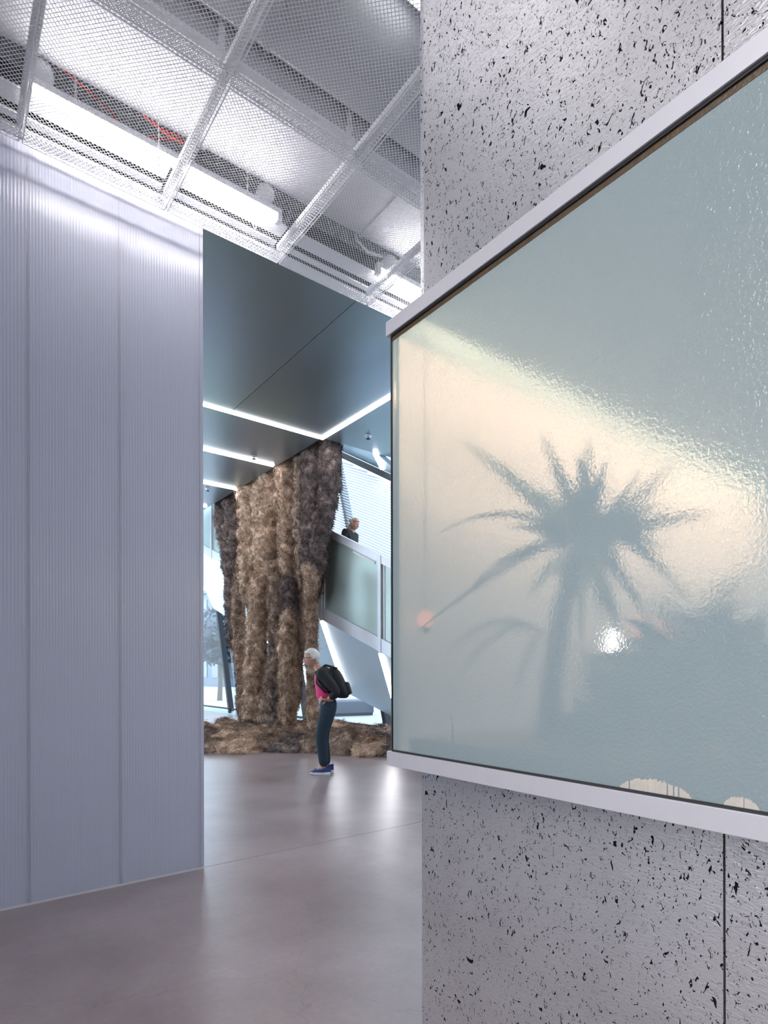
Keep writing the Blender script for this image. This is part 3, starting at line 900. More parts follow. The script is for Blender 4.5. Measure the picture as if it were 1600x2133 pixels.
# heap of loose fleece around its foot
hp = thing('fleece_heap', 'low heap of tangled brown fleece spread on the floor round the sculpture foot', 'fleece', (4.9, 8.9, 0))
front = [Vector((2.1, 10.3, 0)), Vector((3.46, 9.22, 0)), Vector((4.62, 8.33, 0)), Vector((5.45, 7.05, 0)), Vector((6.3, 5.9, 0))]
def along(f):
    k = min(int(f * 4), 3); return front[k].lerp(front[k + 1], f * 4 - k)
back = Vector((CS, SN, 0))
nc = 0
for row, (dist, hgt) in enumerate(((0.30, 0.20), (0.85, 0.27), (1.5, 0.31), (2.2, 0.33))):
    cnt = 13
    for i in range(cnt):
        f = (i + 0.5 + 0.35 * ((row % 2) - 0.5) + rng.uniform(-.15, .15)) / cnt
        if not 0 <= f < 1: continue
        c = along(f) + back * (dist + rng.uniform(-.10, .10))
        if row == 0: c += back * 0.05
        rx = rng.uniform(0.30, 0.48); ry = rng.uniform(0.28, 0.42); h = hgt * rng.uniform(0.75, 1.15)
        if f > 0.62 and row == 0: h *= 1.35
        off = rng.uniform(0, 60)
        V = []; nu, nv = 30, 12
        for a in range(nv + 1):
            th_ = math.pi / 2 * a / nv
            for b in range(nu):
                ph = 2 * math.pi * b / nu
                q = Vector((math.cos(ph) * math.cos(th_), math.sin(ph) * math.cos(th_), math.sin(th_)))
                g = 1 + 0.22 * fbm((q.x + off, q.y, q.z), 1.6) + 0.16 * abs(fbm((q.x, q.y + off, q.z), 3.6))
                V.append((c.x + q.x * rx * g, c.y + q.y * ry * g, max(0.0, q.z * h * g)))
        V = np.array(V)
        F = np.array([(a * nu + b, a * nu + (b + 1) % nu, (a + 1) * nu + (b + 1) % nu, (a + 1) * nu + b) for a in range(nv) for b in range(nu)])
        Nn = V - np.array([c.x, c.y, -0.05]); Nn /= np.linalg.norm(Nn, axis=1)[:, None]
        SV, SF = strands(V, Nn, 1500 if row < 2 else 800, 0.17, 0.0040, 1.6)
        SV[:, 2] = np.maximum(SV[:, 2], 0.004)
        mm = ['tan', 'tan', 'brown', 'brown', 'dark'][int(rng.integers(0, 5))] if f < 0.6 else ['brown', 'dark', 'tan', 'brown', 'dark'][int(rng.integers(0, 5))]
        link('fleece_clump', np_mesh('fleece_clump', np.concatenate([V, SV]), np.concatenate([F, SF + len(V)])), M[mm], hp)

# ------------------------------------------------------------------ mesh ceiling
MZ = 4.14
MY1 = 3.66
PX0, PITCH, ROWD = 0.365, 0.763, 0.970
GAP = 0.014
CW, CH = 0.0225, 0.0115     # cell half-pattern


def zigzag_sheet(w, h, sw=0.0030, th=0.0026):
    """expanded metal w x h in the XY plane: zig-zag strands whose crests touch"""
    nx = int(round(w / (CW / 2))); ny_ = int(round(h / CH))
    dx = w / nx; dy = h / ny_
    A = []; B = []
    for j in range(ny_ + 1):
        i = np.arange(nx)
        s = 1 if j % 2 == 0 else -1
        ya = j * dy + s * dy * 0.5 * np.where(i % 2 == 0, 1, -1)
        yb = j * dy + s * dy * 0.5 * np.where(i % 2 == 0, -1, 1)
        A.append(np.stack([i * dx, np.clip(ya, 0, h), 0 * i], 1)); B.append(np.stack([(i + 1) * dx, np.clip(yb, 0, h), 0 * i], 1))
    A = np.concatenate(A); B = np.concatenate(B)
    d = B - A; L = np.linalg.norm(d, axis=1)[:, None]; d = d / np.maximum(L, 1e-6)
    s = np.stack([-d[:, 1], d[:, 0], 0 * d[:, 0]], 1) * sw / 2
    z = np.array([[0, 0, th / 2]])
    # strands lie slightly tilted, as in real expanded metal
    V = np.stack([A - s - z, A + s - z * 0.2, A + s + z, A - s + z * 0.2, B - s - z, B + s - z * 0.2, B + s + z, B - s + z * 0.2], 1).reshape(-1, 3)
    b = (np.arange(len(A)) * 8)[:, None]
    F = np.concatenate([b + np.array([[0, 1, 5, 4]]), b + np.array([[1, 2, 6, 5]]), b + np.array([[2, 3, 7, 6]]), b + np.array([[3, 0, 4, 7]])])
    return V, F


TW, TD, FH = PITCH - GAP, ROWD - GAP, 0.075
V, F = zigzag_sheet(TW, TD); me_sheet = np_mesh('mesh_sheet', V, F); me_sheet.materials.append(M['mesh'])
V, F = zigzag_sheet(TW, FH); V = V[:, [0, 2, 1]]; me_fx = np_mesh('mesh_flange', V, F[:, ::-1]); me_fx.materials.append(M['mesh'])
V, F = zigzag_sheet(TD, FH); V = V[:, [2, 0, 1]]; me_fy = np_mesh('mesh_flange', V, F); me_fy.materials.append(M['mesh'])
mb = MB()
for (x0, y0, x1, y1) in ((0, 0, TW, 0.006), (0, TD - 0.006, TW, TD), (0, 0, 0.006, TD), (TW - 0.006, 0, TW, TD)):
    mb.box(x0, y0, FH, x1, y1, FH + 0.006)
me_lip = bpy.data.meshes.new('lip'); me_lip.from_pydata(mb.v, [], mb.f); me_lip.materials.append(M['mesh'])
mb = MB()
for (x0, y0, x1, y1) in ((0, 0, TW, 0.004), (0, TD - 0.004, TW, TD), (0, 0, 0.004, TD), (TW - 0.004, 0, TW, TD)):
    mb.box(x0, y0, -0.002, x1, y1, 0.004)
me_edge = bpy.data.meshes.new('edge_wire'); me_edge.from_pydata(mb.v, [], mb.f); me_edge.materials.append(M['mesh'])
rowname = ['along the open edge', 'in the nearer row']
colname = ['at the left picture edge', 'second from the left', 'in the middle, third from the left', 'fourth from the left', 'last before the speckled wall']
for r in range(2):
    for c in range(5):
        if r == 1 and c in (0, 4): continue
        x0 = PX0 + (c - 1) * PITCH + GAP / 2
        y0 = MY1 - (r + 1) * ROWD + GAP / 2
        t = thing('mesh_tray', 'white expanded metal ceiling tray %s, %s' % (rowname[r], colname[c]), 'ceiling panel', (x0, y0, MZ), 'expanded metal ceiling trays')
        for nm, me, off in (('mesh_sheet', me_sheet, (0, 0, 0)), ('mesh_flange', me_fx, (0, 0, 0)), ('mesh_flange', me_fx, (0, TD, 0)), ('mesh_flange', me_fy, (0, 0, 0)), ('mesh_flange', me_fy, (TW, 0, 0)), ('lip', me_lip, (0, 0, 0)), ('edge_wire', me_edge, (0, 0, 0))):
            o = bpy.data.objects.new(nm, me); COL.objects.link(o); o.parent = t; o.location = off
            if nm in ('mesh_sheet', 'mesh_flange'): o['kind'] = 'stuff'
# carrier rails over the joints
for c in range(5):
    x = PX0 + c * PITCH
    o = MB().box(x - 0.02, 1.72, MZ + FH + 0.008, x + 0.02, MY1 - 0.02, MZ + FH + 0.04).build('carrier_rail', M['mesh'])
    tag(o, 'white carrier rail over the joint %s between mesh trays' % ['right of the leftmost tray', 'between second and third trays', 'between third and fourth trays', 'between fourth and fifth trays', 'beyond the speckled wall edge'][c], 'rail', 'carrier rails above the mesh')
    for y in (2.05, 2.77):
        if c in (0, 4) and y < 2.5: continue
        tag(MB().box(x - 0.016, y - 0.003, MZ + FH + 0.072, x + 0.016, y + 0.003, 4.90 if y > 2.4 else 6.0).build('hanger_strap', M['mesh']),
            'thin white hanger strap %s, %s' % ({2.05: 'in the dark opening', 2.77: 'at the cross joint of the trays'}[y], ['at the leftmost rib', 'at the second rib', 'at the third rib', 'at the fourth rib', 'behind the speckled wall edge'][c]), 'strap', 'hanger straps above the mesh')
o = MB().box(-0.5, MY1 - ROWD - 0.016, MZ + FH + 0.044, 3.4, MY1 - ROWD + 0.016, MZ + FH + 0.07).build('cross_rail', M['mesh'])
tag(o, 'white cross rail over the joint between the two rows of mesh trays', 'rail')

# what hangs above the mesh
struct(MB().box(-6, 2.40, 4.92, FX, 3.95, 5.05).build('ceiling.002', M['white']))
struct(MB().box(-6, 3.86, 4.38, FX, 3.95, 4.92).build('wall_upper', M['white']))
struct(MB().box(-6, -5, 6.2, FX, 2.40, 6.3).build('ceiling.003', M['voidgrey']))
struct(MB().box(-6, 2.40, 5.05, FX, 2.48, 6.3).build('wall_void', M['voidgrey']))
def duct(y0, y1, z0, z1, lab, x0=-6, x1=FX, m='ductpaint'):
    t = thing('duct', lab, 'duct', ((x0 + x1) / 2, (y0 + y1) / 2, z0))
    MB().box(x0, y0, z0, x1, y1, z1).build('casing', M[m], t, bevel=0.008)
    for x in np.arange(0.1, 3.6, 1.15):
        MB().box(x, y0 - 0.006, z0 - 0.006, x + 0.03, y1 + 0.006, z1 + 0.006).build('joint_flange', M[m], t)
    return t
duct(2.80, 3.40, 4.42, 4.80, 'wide white duct above the outer row of mesh trays')
duct(2.40, 2.56, 4.30, 4.92, 'white bulkhead edge duct at the dark ceiling opening')
duct(2.60, 2.74, 4.50, 4.66, 'narrow white duct above the cross joint of the trays')
# slot diffuser along the open edge
def slot_diffuser(x0, x1, lab):
    t = thing('slot_diffuser', lab, 'air diffuser', ((x0 + x1) / 2, 3.66, 4.27), 'slot diffusers')
    zz = 4.27
    for (y0, y1) in ((3.47, 3.580), (3.635, 3.680), (3.735, 3.785)):
        MB().box(x0, y0, zz, x1, y1, zz + 0.012).build('face_plate', M['white'], t)
    MB().box(x0, 3.47, zz + 0.09, x1, 3.785, zz + 0.105).build('plenum_top', M['black'], t)
    for y in (3.6075, 3.7075):
        MB().box(x0, y - 0.002, zz + 0.03, x1, y + 0.002, zz + 0.06).build('deflector_blade', M['black'], t)
    for y in (3.580, 3.635, 3.680, 3.735):
        MB().box(x0, y - 0.001, zz + 0.012, x1, y + 0.001, zz + 0.088).build('slot_side', M['black'], t)
slot_diffuser(-2.0, 1.10, 'white linear air diffuser with two black slots over the second tray')
slot_diffuser(1.14, 1.87, 'white linear air diffuser with two black slots over the third tray')
slot_diffuser(1.91, 4.2, 'white linear air diffuser with two black slots over the fourth tray')

def tube_light(x0, x1, lab):
    t = thing('tube_light', lab, 'light', ((x0 + x1) / 2, 3.42, 4.25), 'tube lights above the mesh')
    MB().tube([(x0, 3.42, 4.25), (x1, 3.42, 4.25)], 0.019, 12).build('tube', M['tube'], t, True)
    bat = MB().box(x0 - 0.03, 3.40, 4.275, x1 + 0.03, 3.44, 4.31).build('batten', M['white'], t)
    for x in (x0 - 0.03, x1):
        MB().box(x, 3.398, 4.228, x + 0.03, 3.442, 4.275).build('end_cap', M['white'], t)
    for x in (x0 + 0.2, x1 - 0.2):
        MB().tube([(x, 3.42, 4.31), (x, 3.42, 4.92)], 0.006, 6).build('hanger_rod', M['white'], bat)
tube_light(0.39, 1.76, 'glowing tube light above the mesh, long run at upper left')
tube_light(2.60, 4.0, 'glowing tube light above the mesh beside the speckled wall')
# junction discs
for (px, py, lab) in ((88, 150, 'round white junction disc above the left end of the tube light'), (555, 402, 'round white junction disc with conduit above the third tray'), (812, 548, 'round white junction disc by the right tube light')):
    p = on_y(px, py, 3.44)
    t = thing('junction_disc', lab, 'junction box', p, 'white junction discs')
    MB().lathe(p, [(0.02, -0.01), (0.055, -0.006), (0.062, 0.01), (0.05, 0.03)], 24, (-0.25, -0.6, -1)).build('cover', M['white'], t, True)
    MB().box(p.x - 0.006, p.y - 0.035, p.z - 0.014, p.x + 0.006, p.y - 0.028, p.z - 0.002).build('socket', M['black'], t)
    MB().tube([p + Vector((0, 0, .02)), p + Vector((0, -0.02, 0.35)), (p.x, p.y - 0.02, 4.92)], 0.009, 8).build('conduit', M['white'], t, True)
p = on_y(655, 285, 3.3); 
tag(MB().tube([on_y(556, 392, 3.43), on_y(600, 345, 3.36), on_y(640, 292, 3.25)], 0.010, 8).build('conduit', M['white'], None, True), 'white conduit running up from the disc above the third tray', 'conduit')
tag(MB().tube([on_y(738, 450, 3.43), on_y(745, 500, 3.44), on_y(768, 525, 3.44), on_y(800, 535, 3.44)], 0.012, 8).build('cable', M['white'], None, True), 'curved white cable above the fourth tray', 'cable')
# red cables in the gap
def cable(pts, r, m, label, nm='cable', cat='cable', g=None):
    P_ = [on_y(x, y, Y) for x, y, Y in pts]
    # smooth by Catmull-Rom
    out = []
    for i in range(len(P_) - 1):
        p0 = P_[max(i - 1, 0)]; p1 = P_[i]; p2 = P_[i + 1]; p3 = P_[min(i + 2, len(P_) - 1)]
        for s in range(6):
            t = s / 6
            out.append(0.5 * ((2 * p1) + (p2 - p0) * t + (2 * p0 - 5 * p1 + 4 * p2 - p3) * t * t + (3 * p1 - p0 - 3 * p2 + p3) * t ** 3))
    out.append(P_[-1])
    return tag(MB().tube(out, r, 6).build(nm, M[m], None, True), label, cat, g)
cable([(76, 108, 3.5), (130, 140, 3.5), (200, 200, 3.5), (262, 262, 3.5), (310, 284, 3.5), (384, 292, 3.5)], 0.0055, 'red', 'red cable drooping in a long curve above the second tray', g='red cables')
cable([(296, 232, 3.5), (330, 262, 3.5), (386, 286, 3.5)], 0.007, 'red', 'upper red cable of the bundle above the second tray', g='red cables')
cable([(318, 246, 3.48), (345, 275, 3.48), (386, 298, 3.48)], 0.007, 'red', 'lower red cable of the bundle above the second tray', g='red cables')
cable([(404, 305, 3.48), (412, 312, 3.48), (418, 322, 3.48)], 0.012, 'red', 'short red cable end with black plug just above the third tray', g='red cables')
tag(MB().lathe(on_y(416, 322, 3.47), [(0.012, -0.02), (0.02, -0.015), (0.02, 0.02), (0.01, 0.025)], 12, (1, 0, -0.5)).build('plug', M['black'], None, True), 'small black plug above the third mesh tray', 'plug')
cable([(330, 95, 3.1), (334, 180, 3.2), (333, 250, 3.3), (334, 345, 3.4), (331, 300, 3.38)], 0.002, 'white', 'thin white looped wire hanging above the second tray', 'wire', 'wire')
cable([(536, 430, 3.44), (529, 455, 3.44), (533, 478, 3.44), (540, 455, 3.44)], 0.004, 'white', 'white wire loop hanging at the end of the left tube light', 'wire', 'wire')
# a lamp high in the dark opening
t = thing('ceiling_lamp', 'bright lamp in the dark ceiling opening at the top edge', 'light', (2.02, 2.26, 4.88))
p = on_y(868, 2, 2.30)
MB().bar(p + Vector((-0.3, 0, 0.02)), p + Vector((0.05, 0, 0.02)), 0.05, 0.03).build('diffuser', M['ledsoft'], t)
MB().bar(p + Vector((-0.32, 0, 0.055)), p + Vector((0.07, 0, 0.055)), 0.07, 0.035).build('housing', M['white'], t)
MB().tube([p + Vector((-0.1, 0, 0.07)), (p.x - 0.1, p.y, 6.2)], 0.006, 6).build('rod', M['white'], t)
# joists in the dark opening
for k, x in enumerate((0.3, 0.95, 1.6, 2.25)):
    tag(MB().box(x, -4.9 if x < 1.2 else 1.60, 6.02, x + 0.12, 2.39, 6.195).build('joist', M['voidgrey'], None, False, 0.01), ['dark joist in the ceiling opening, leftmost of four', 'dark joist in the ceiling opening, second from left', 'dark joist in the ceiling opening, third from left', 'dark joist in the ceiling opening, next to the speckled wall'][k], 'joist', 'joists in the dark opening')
t = thing('luminaire', 'short luminaire above the mesh by the dark opening', 'light', (0.35, 2.1, 4.75))
MB().box(-0.32, 2.03, 4.735, 1.02, 2.17, 4.79).build('housing', M['white'], t)
for x in (-0.1, 0.8):
    MB().tube([(x, 2.1, 4.79), (x, 2.1, 6.0)], 0.008, 6).build('rod', M['white'], t)
for x0, y0, lx, ly, lab in ((-1.6, -2.2, 3.1, 0.3, 'long housing of the added fill light behind the camera'), (-3.4, 0.4, 0.3, 3.1, 'long housing of the added fill light left of the camera')):
    t = thing('luminaire', lab, 'light', (x0, y0, 4.05))
    MB().box(x0 - lx / 2, y0 - ly / 2, 4.03, x0 + lx / 2, y0 + ly / 2, 4.09).build('housing', M['white'], t)
    MB().tube([(x0, y0, 4.09), (x0, y0, 6.2)], 0.01, 6).build('rod', M['white'], t)

# ------------------------------------------------------------------ vitrine
vc = thing('vitrine', 'wall-mounted glass vitrine of milky blue-green hammered glass between pale metal rails', 'display case', (1.2, 0.3, ZB))
VX, VY0, VY1 = 1.20, -1.0, 1.545
z_b0 = 1.3 + (1400 - 1594) / FPX * (VX / ray(806, 1594).x)
z_t1 = 1.3 + (1400 - 672) / FPX * (VX / ray(805, 672).x)
RH = 0.048
VY1 = VX * ray(805, 1000).y / ray(805, 1000).x
MB().box(VX, VY0, z_t1 - RH, VX + 0.03, VY1, z_t1).build('top_rail', M['rail'], vc, bevel=0.0015)
MB().box(VX, VY0, z_b0, VX + 0.03, VY1, z_b0 + RH).build('bottom_rail', M['rail'], vc, bevel=0.0015)
GX = VX + 0.012
gy1 = GX * ray(819, 1000).y / ray(819, 1000).x
zb, zt = z_b0 + RH, z_t1 - RH
fg = MB().box(GX, VY0, zb - 0.01, GX + 0.008, gy1, zt + 0.01).build('front_glass', M['film'], vc)
# shadow and reflection under the top rail painted as strips, plus bottom seal
MB().box(GX - 0.006, VY0, zt - 0.007, GX - 0.0005, gy1, zt + 0.004).build('top_shadow_strip', M['black'], fg)
MB().box(GX - 0.006, VY0, zb - 0.003, GX - 0.001, gy1, zb + 0.006).build('bottom_seal', M['joint'], fg)
MB().box(GX - 0.0012, VY0, zt - 0.021, GX - 0.0002, gy1, zt - 0.007).build('reflection_strip', M['brownrefl'], fg)
# glass corner at the left end
MB().box(GX - 0.002, gy1 + 0.0005, zb - 0.01, GX + 0.012, gy1 + 0.006, zt + 0.01).build('corner_seal', M['black'], fg)
MB().box(GX + 0.002, gy1 + 0.006, zb - 0.01, GX + 0.05, gy1 + 0.014, zt + 0.01).build('corner_edge', M['edgeglass'], vc)
# lid, floor tray, far walls
MB().box(GX + 0.03, VY0, zt + 0.003, 4.7, gy1 - 0.004, z_t1 - 0.004).build('lid', M['case_lid'], vc)
MB().box(VX + 0.03, VY0, z_b0 + 0.004, 4.7, gy1 - 0.004, zb + 0.006).build('base_tray', M['case_lid'], vc)
MB().box(GX + 0.02, VY0, zb + 0.006, 4.7, gy1 - 0.06, zb + 0.05).build('soil', M['soil'], vc)
MB().box(4.66, VY0, zb, 4.7, gy1, zt).build('rear_wall', M['case_lid'], vc)
MB().box(GX + 0.02, VY0 - 0.03, zb, 4.7, VY0, zt).build('side_wall', M['case_lid'], vc)
mo = bpy.data.materials.new('opal_end_glass'); mo.use_nodes = True
nt = mo.node_tree; P = nt.nodes['Principled BSDF']; P.inputs['Base Color'].default_value = (0.86, 0.84, 0.80, 1); P.inputs['Roughness'].default_value = 0.4
tr = nt.nodes.new('ShaderNodeBsdfTranslucent'); tr.inputs[0].default_value = (0.85, 0.9, 0.95, 1)
mx = nt.nodes.new('ShaderNodeMixShader'); mx.inputs[0].default_value = 0.4
nt.links.new(P.outputs[0], mx.inputs[1]); nt.links.new(tr.outputs[0], mx.inputs[2]); nt.links.new(mx.outputs[0], nt.nodes['Material Output'].inputs[0])
MB().box(GX + 0.03, gy1 - 0.003, zb + 0.006, 4.66, gy1 + 0.004, zt + 0.003).build('end_glass', mo, vc)
# rubbed patches where the film has gone, along the bottom edge
M['rub'] = pmat('rubbed_film', (0.62, 0.57, 0.50, 1), 0.5, nscale=60, namt=0.15)
def rub(px0, px1, hpx, seed):
    a = on_x(px0, 1600, GX).y; b = on_x(px1, 1600, GX).y
    mb = MB(); n = 46; r_ = random.Random(seed)
    for i in range(n):
        y0 = a + (b - a) * i / n; y1 = a + (b - a) * (i + 0.9 + 0.1 * r_.random()) / n
        e = math.sin(math.pi * (i + 0.5) / n) ** 0.5
        h = hpx / FPX * 1.15 * e * (0.82 + 0.18 * r_.random())
        if r_.random() < 0.05: continue
        z0 = zb + 0.006
        mb.add([(GX - 0.0008, y0, z0), (GX - 0.0008, y1, z0), (GX - 0.0008, y1, z0 + h), (GX - 0.0008, y0, z0 + h * (0.85 + 0.15 * r_.random()))], [(0, 1, 2, 3)])
    mb.build('rubbed_patch', M['rub'], fg)
rub(1292, 1440, 34, 1)
rub(1508, 1582, 24, 2)

# plants inside
def blade(base, tip, w, bow, mb=None, droop=None, n=9):
    """a strap leaf from base to tip, bowed by vector"""
    mb = mb or MB()
    base = Vector(base); tip = Vector(tip); bow = Vector(bow)
    d = tip - base
    view = (base + tip) / 2 - Vector((0, 0, CAMH)); view = Vector((1.0, 0.15, 0.1))
    side = d.cross(view).normalized()
    nrm = side.cross(d).normalized()
    vs = []; fs = []
    for i in range(n + 1):
        f = i / n
        p = base + d * f + bow * (4 * f * (1 - f))
        ww = w * (0.55 + 0.9 * math.sin(math.pi * min(1, f * 1.1 + 0.1)) * 0.5) * (1 - f) ** 0.55 + 0.0008
        vs += [p - side * ww + nrm * ww * 0.3, p, p + side * ww + nrm * ww * 0.3]
    b = len(mb.v)
    for i in range(n):
        a = 3 * i
        fs += [(a, a + 1, a + 4, a + 3), (a + 1, a + 2, a + 5, a + 4)]
    mb.add(vs, fs)
    return mb


yc = on_x(1215, 1135, 1.56)
yu = thing('spiky_plant', 'tall spiky plant with radiating strap leaves, a shadow behind the milky glass', 'plant', (yc.x, yc.y, zb + 0.05))
tb = on_x(1140, 1590, 1.52)
MB().tube([(tb.x, tb.y, zb + 0.04), on_x(1150, 1420, 1.53), on_x(1175, 1260, 1.55), yc], [0.040, 0.034, 0.03, 0.035], 10).build('stem', M['bark'], yu, True)
leaves = [  # tip pixel, tip X, half width, bow (up/down in metres)
    (955, 912, 1.50, 0.017, 0.02), (1128, 900, 1.42, 0.016, 0.0), (1150, 940, 1.60, 0.015, 0.0), (1228, 905, 1.52, 0.022, 0.0), (1335, 980, 1.38, 0.014, -0.01),
    (1290, 1020, 1.70, 0.015, 0.0), (915, 1112, 1.27, 0.010, 0.075), (953, 1262, 1.27, 0.011, 0.085), (868, 1318, 1.235, 0.010, 0.03),
    (1420, 960, 1.75, 0.020, 0.01), (1505, 1070, 1.72, 0.018, 0.03), (1210, 1345, 1.34, 0.017, 0.02), (1150, 1300, 1.45, 0.018, 0.02),
    (1300, 1345, 1.40, 0.017, 0.04), (1375, 1340, 1.5, 0.016, 0.05), (1440, 1260, 1.5, 0.016, 0.05), (1100, 1250, 1.50, 0.02, 0.03), (1045, 1180, 1.62, 0.016, 0.03),
    (1250, 1290, 1.65, 0.02, 0.02), (1080, 1010, 1.75, 0.016, 0.02), (1400, 1150, 1.6, 0.016, 0.04), (1060, 1530, 1.42, 0.011, 0.12), (900, 1530, 1.34, 0.007, 0.16), (880, 1440, 1.45, 0.008, 0.14),
]
r2_ = random.Random(5)
for k in range(22):      # the crown's shorter inner leaves
    a = r2_.uniform(0, 6.283); L_ = r2_.uniform(60, 190)
    leaves.append((1215 + L_ * math.cos(a), 1125 + L_ * math.sin(a), 1.56 + r2_.uniform(-0.22, 0.25), 0.016, r2_.uniform(0, 0.04)))
for (px, py, X, w, bow) in leaves:
    b0 = yc + Vector((rng.uniform(-.02, .02), rng.uniform(-.02, .02), rng.uniform(-.05, .05)))
    if py > 1400: b0 = on_x(1150, 1330, 1.54)
    tip = on_x(px, py, X)
    blade(b0, tip, w * (1.6 if w > 0.012 else 1.15), (0, 0, bow)).build('leaf', M['leaf'], yu, True)
# lone blade standing near the glass
q = on_x(941, 1490, 1.232)
t = thing('grass_blade', 'single upright dark blade standing by the glass at lower left', 'plant', (q.x, q.y, zb + 0.05))
blade((1.236, on_x(943, 1575, 1.236).y, zb + 0.02), q, 0.007, (0, -0.004, 0)).build('leaf', M['leaf'], t, True)
# bushy plants at lower right
def bush(cx, cpx, cpy, n, spread, w, lab, up=0.55):
    c = on_x(cpx, cpy, cx)
    t = thing('bushy_plant', lab, 'plant', (c.x, c.y, zb + 0.05))
    r_ = random.Random(int(cpx))
    MB().tube([(c.x, c.y, zb + 0.03), (c.x, c.y, (zb + c.z) / 2), c], [0.016, 0.013, 0.010], 8).build('stem', M['bark'], t, True)
    for i in range(n):
        az = r_.uniform(0, 6.28); el = r_.uniform(-0.5, 1.1)
        L_ = spread * r_.uniform(0.6, 1.1)
        dv = Vector((math.cos(az) * math.cos(el), math.sin(az) * math.cos(el), math.sin(el))) * L_
        b0 = Vector((c.x, c.y, c.z - r_.random() * (c.z - zb) * 0.8))
        tip = b0 + dv
        tip.x = max(tip.x, 1.245); tip.z = max(tip.z, zb + 0.06); tip.y = min(tip.y, gy1 - 0.03)
        blade(b0, tip, w * r_.uniform(0.7, 1.2), (0, 0, 0.05), n=7).build('leaf', M['leaf'], t, True)
bush(1.50, 1420, 1400, 26, 0.26, 0.030, 'bushy broad-leaved plant right of the spiky stem, dim behind the glass')
bush(1.42, 1560, 1400, 26, 0.26, 0.032, 'bushy plant at the right edge of the glass, dim and blurred')
bush(1.75, 1290, 1480, 26, 0.28, 0.030, 'low bushy plant behind the spiky stem inside the vitrine')
bush(2.4, 1450, 1330, 26, 0.42, 0.045, 'deeper bushy plant at the back of the vitrine, a soft dark mass')
bush(1.5, 1230, 1560, 18, 0.20, 0.022, 'small low plant at the foot of the spiky stem')
# added glowing shapes for a white glint and amber spots in the glass
M['glintw'] = emat('white_glint_glow', (1.0, 1.0, 0.98, 1), 10)
M['glowo'] = emat('amber_spot_glow', (1.0, 0.42, 0.25, 1), 1.6)
for (px, py, X, r, mm, lab) in ((1276, 1350, 1.66, 0.017, 'glintw', 'white glowing shape for a glint behind the milky glass among the leaves'), (888, 1290, 1.9, 0.030, 'glowo', 'amber glow behind the glass at its left edge'), (1335, 1305, 2.3, 0.04, 'glowo', 'amber glow behind the glass beside the hanging leaves'), (1368, 1315, 2.3, 0.03, 'glowo', 'small amber glow behind the glass right of the larger one')):
    p = on_x(px, py, X)
    if p.y > gy1 - 0.06: p = on_y(px, py, gy1 - 0.06)
    t = thing('glow_spot', lab, 'light', p)
    MB().lathe(p, [(r * .3, -r), (r * .85, -r * .6), (r, 0), (r * .95, r * 1.6), (r * .75, r * 2.6), (r * .3, r * 3.2)] if mm == 'glintw' else [(r * .25, -r * .97), (r * .7, -r * .7), (r, 0), (r * .7, r * .7), (r * .25, r * .97)], 16).build('glow_body', M[mm], t, True)
    MB().lathe(p, [(r * .35, -r * 1.6), (r * .35, -r * .9)], 10).build('cap', M['steel'], t)
    MB().tube([(p.x, p.y, p.z + r * .9), (p.x, p.y, zt)], 0.002, 5).build('wire', M['steel'], t)


# ------------------------------------------------------------------ people
def eval_mesh(o):
    dg = bpy.context.evaluated_depsgraph_get()
    dg.update()
    me = bpy.data.meshes.new_from_object(o.evaluated_get(dg))
    return me


def skin_mesh(verts, edges, radii, sub=2):
    me = bpy.data.meshes.new('tmp'); me.from_pydata([tuple(v) for v in verts], edges, [])
    o = bpy.data.objects.new('tmp', me); COL.objects.link(o)
    s = o.modifiers.new('s', 'SKIN'); s.use_smooth_shade = True
    for i, r in enumerate(radii):
        rr = r if isinstance(r, tuple) else (r, r)
        me.skin_vertices[0].data[i].radius = rr
    me.skin_vertices[0].data[0].use_root = True
    if sub:
        u = o.modifiers.new('u', 'SUBSURF'); u.levels = sub; u.render_levels = sub
    out = eval_mesh(o)
    bpy.data.objects.remove(o)
    return out


def me_arrays(me):
    V = np.zeros(len(me.vertices) * 3, np.float32); me.vertices.foreach_get('co', V)
    return V.reshape(-1, 3).astype(float), [tuple(p.vertices) for p in me.polygons]


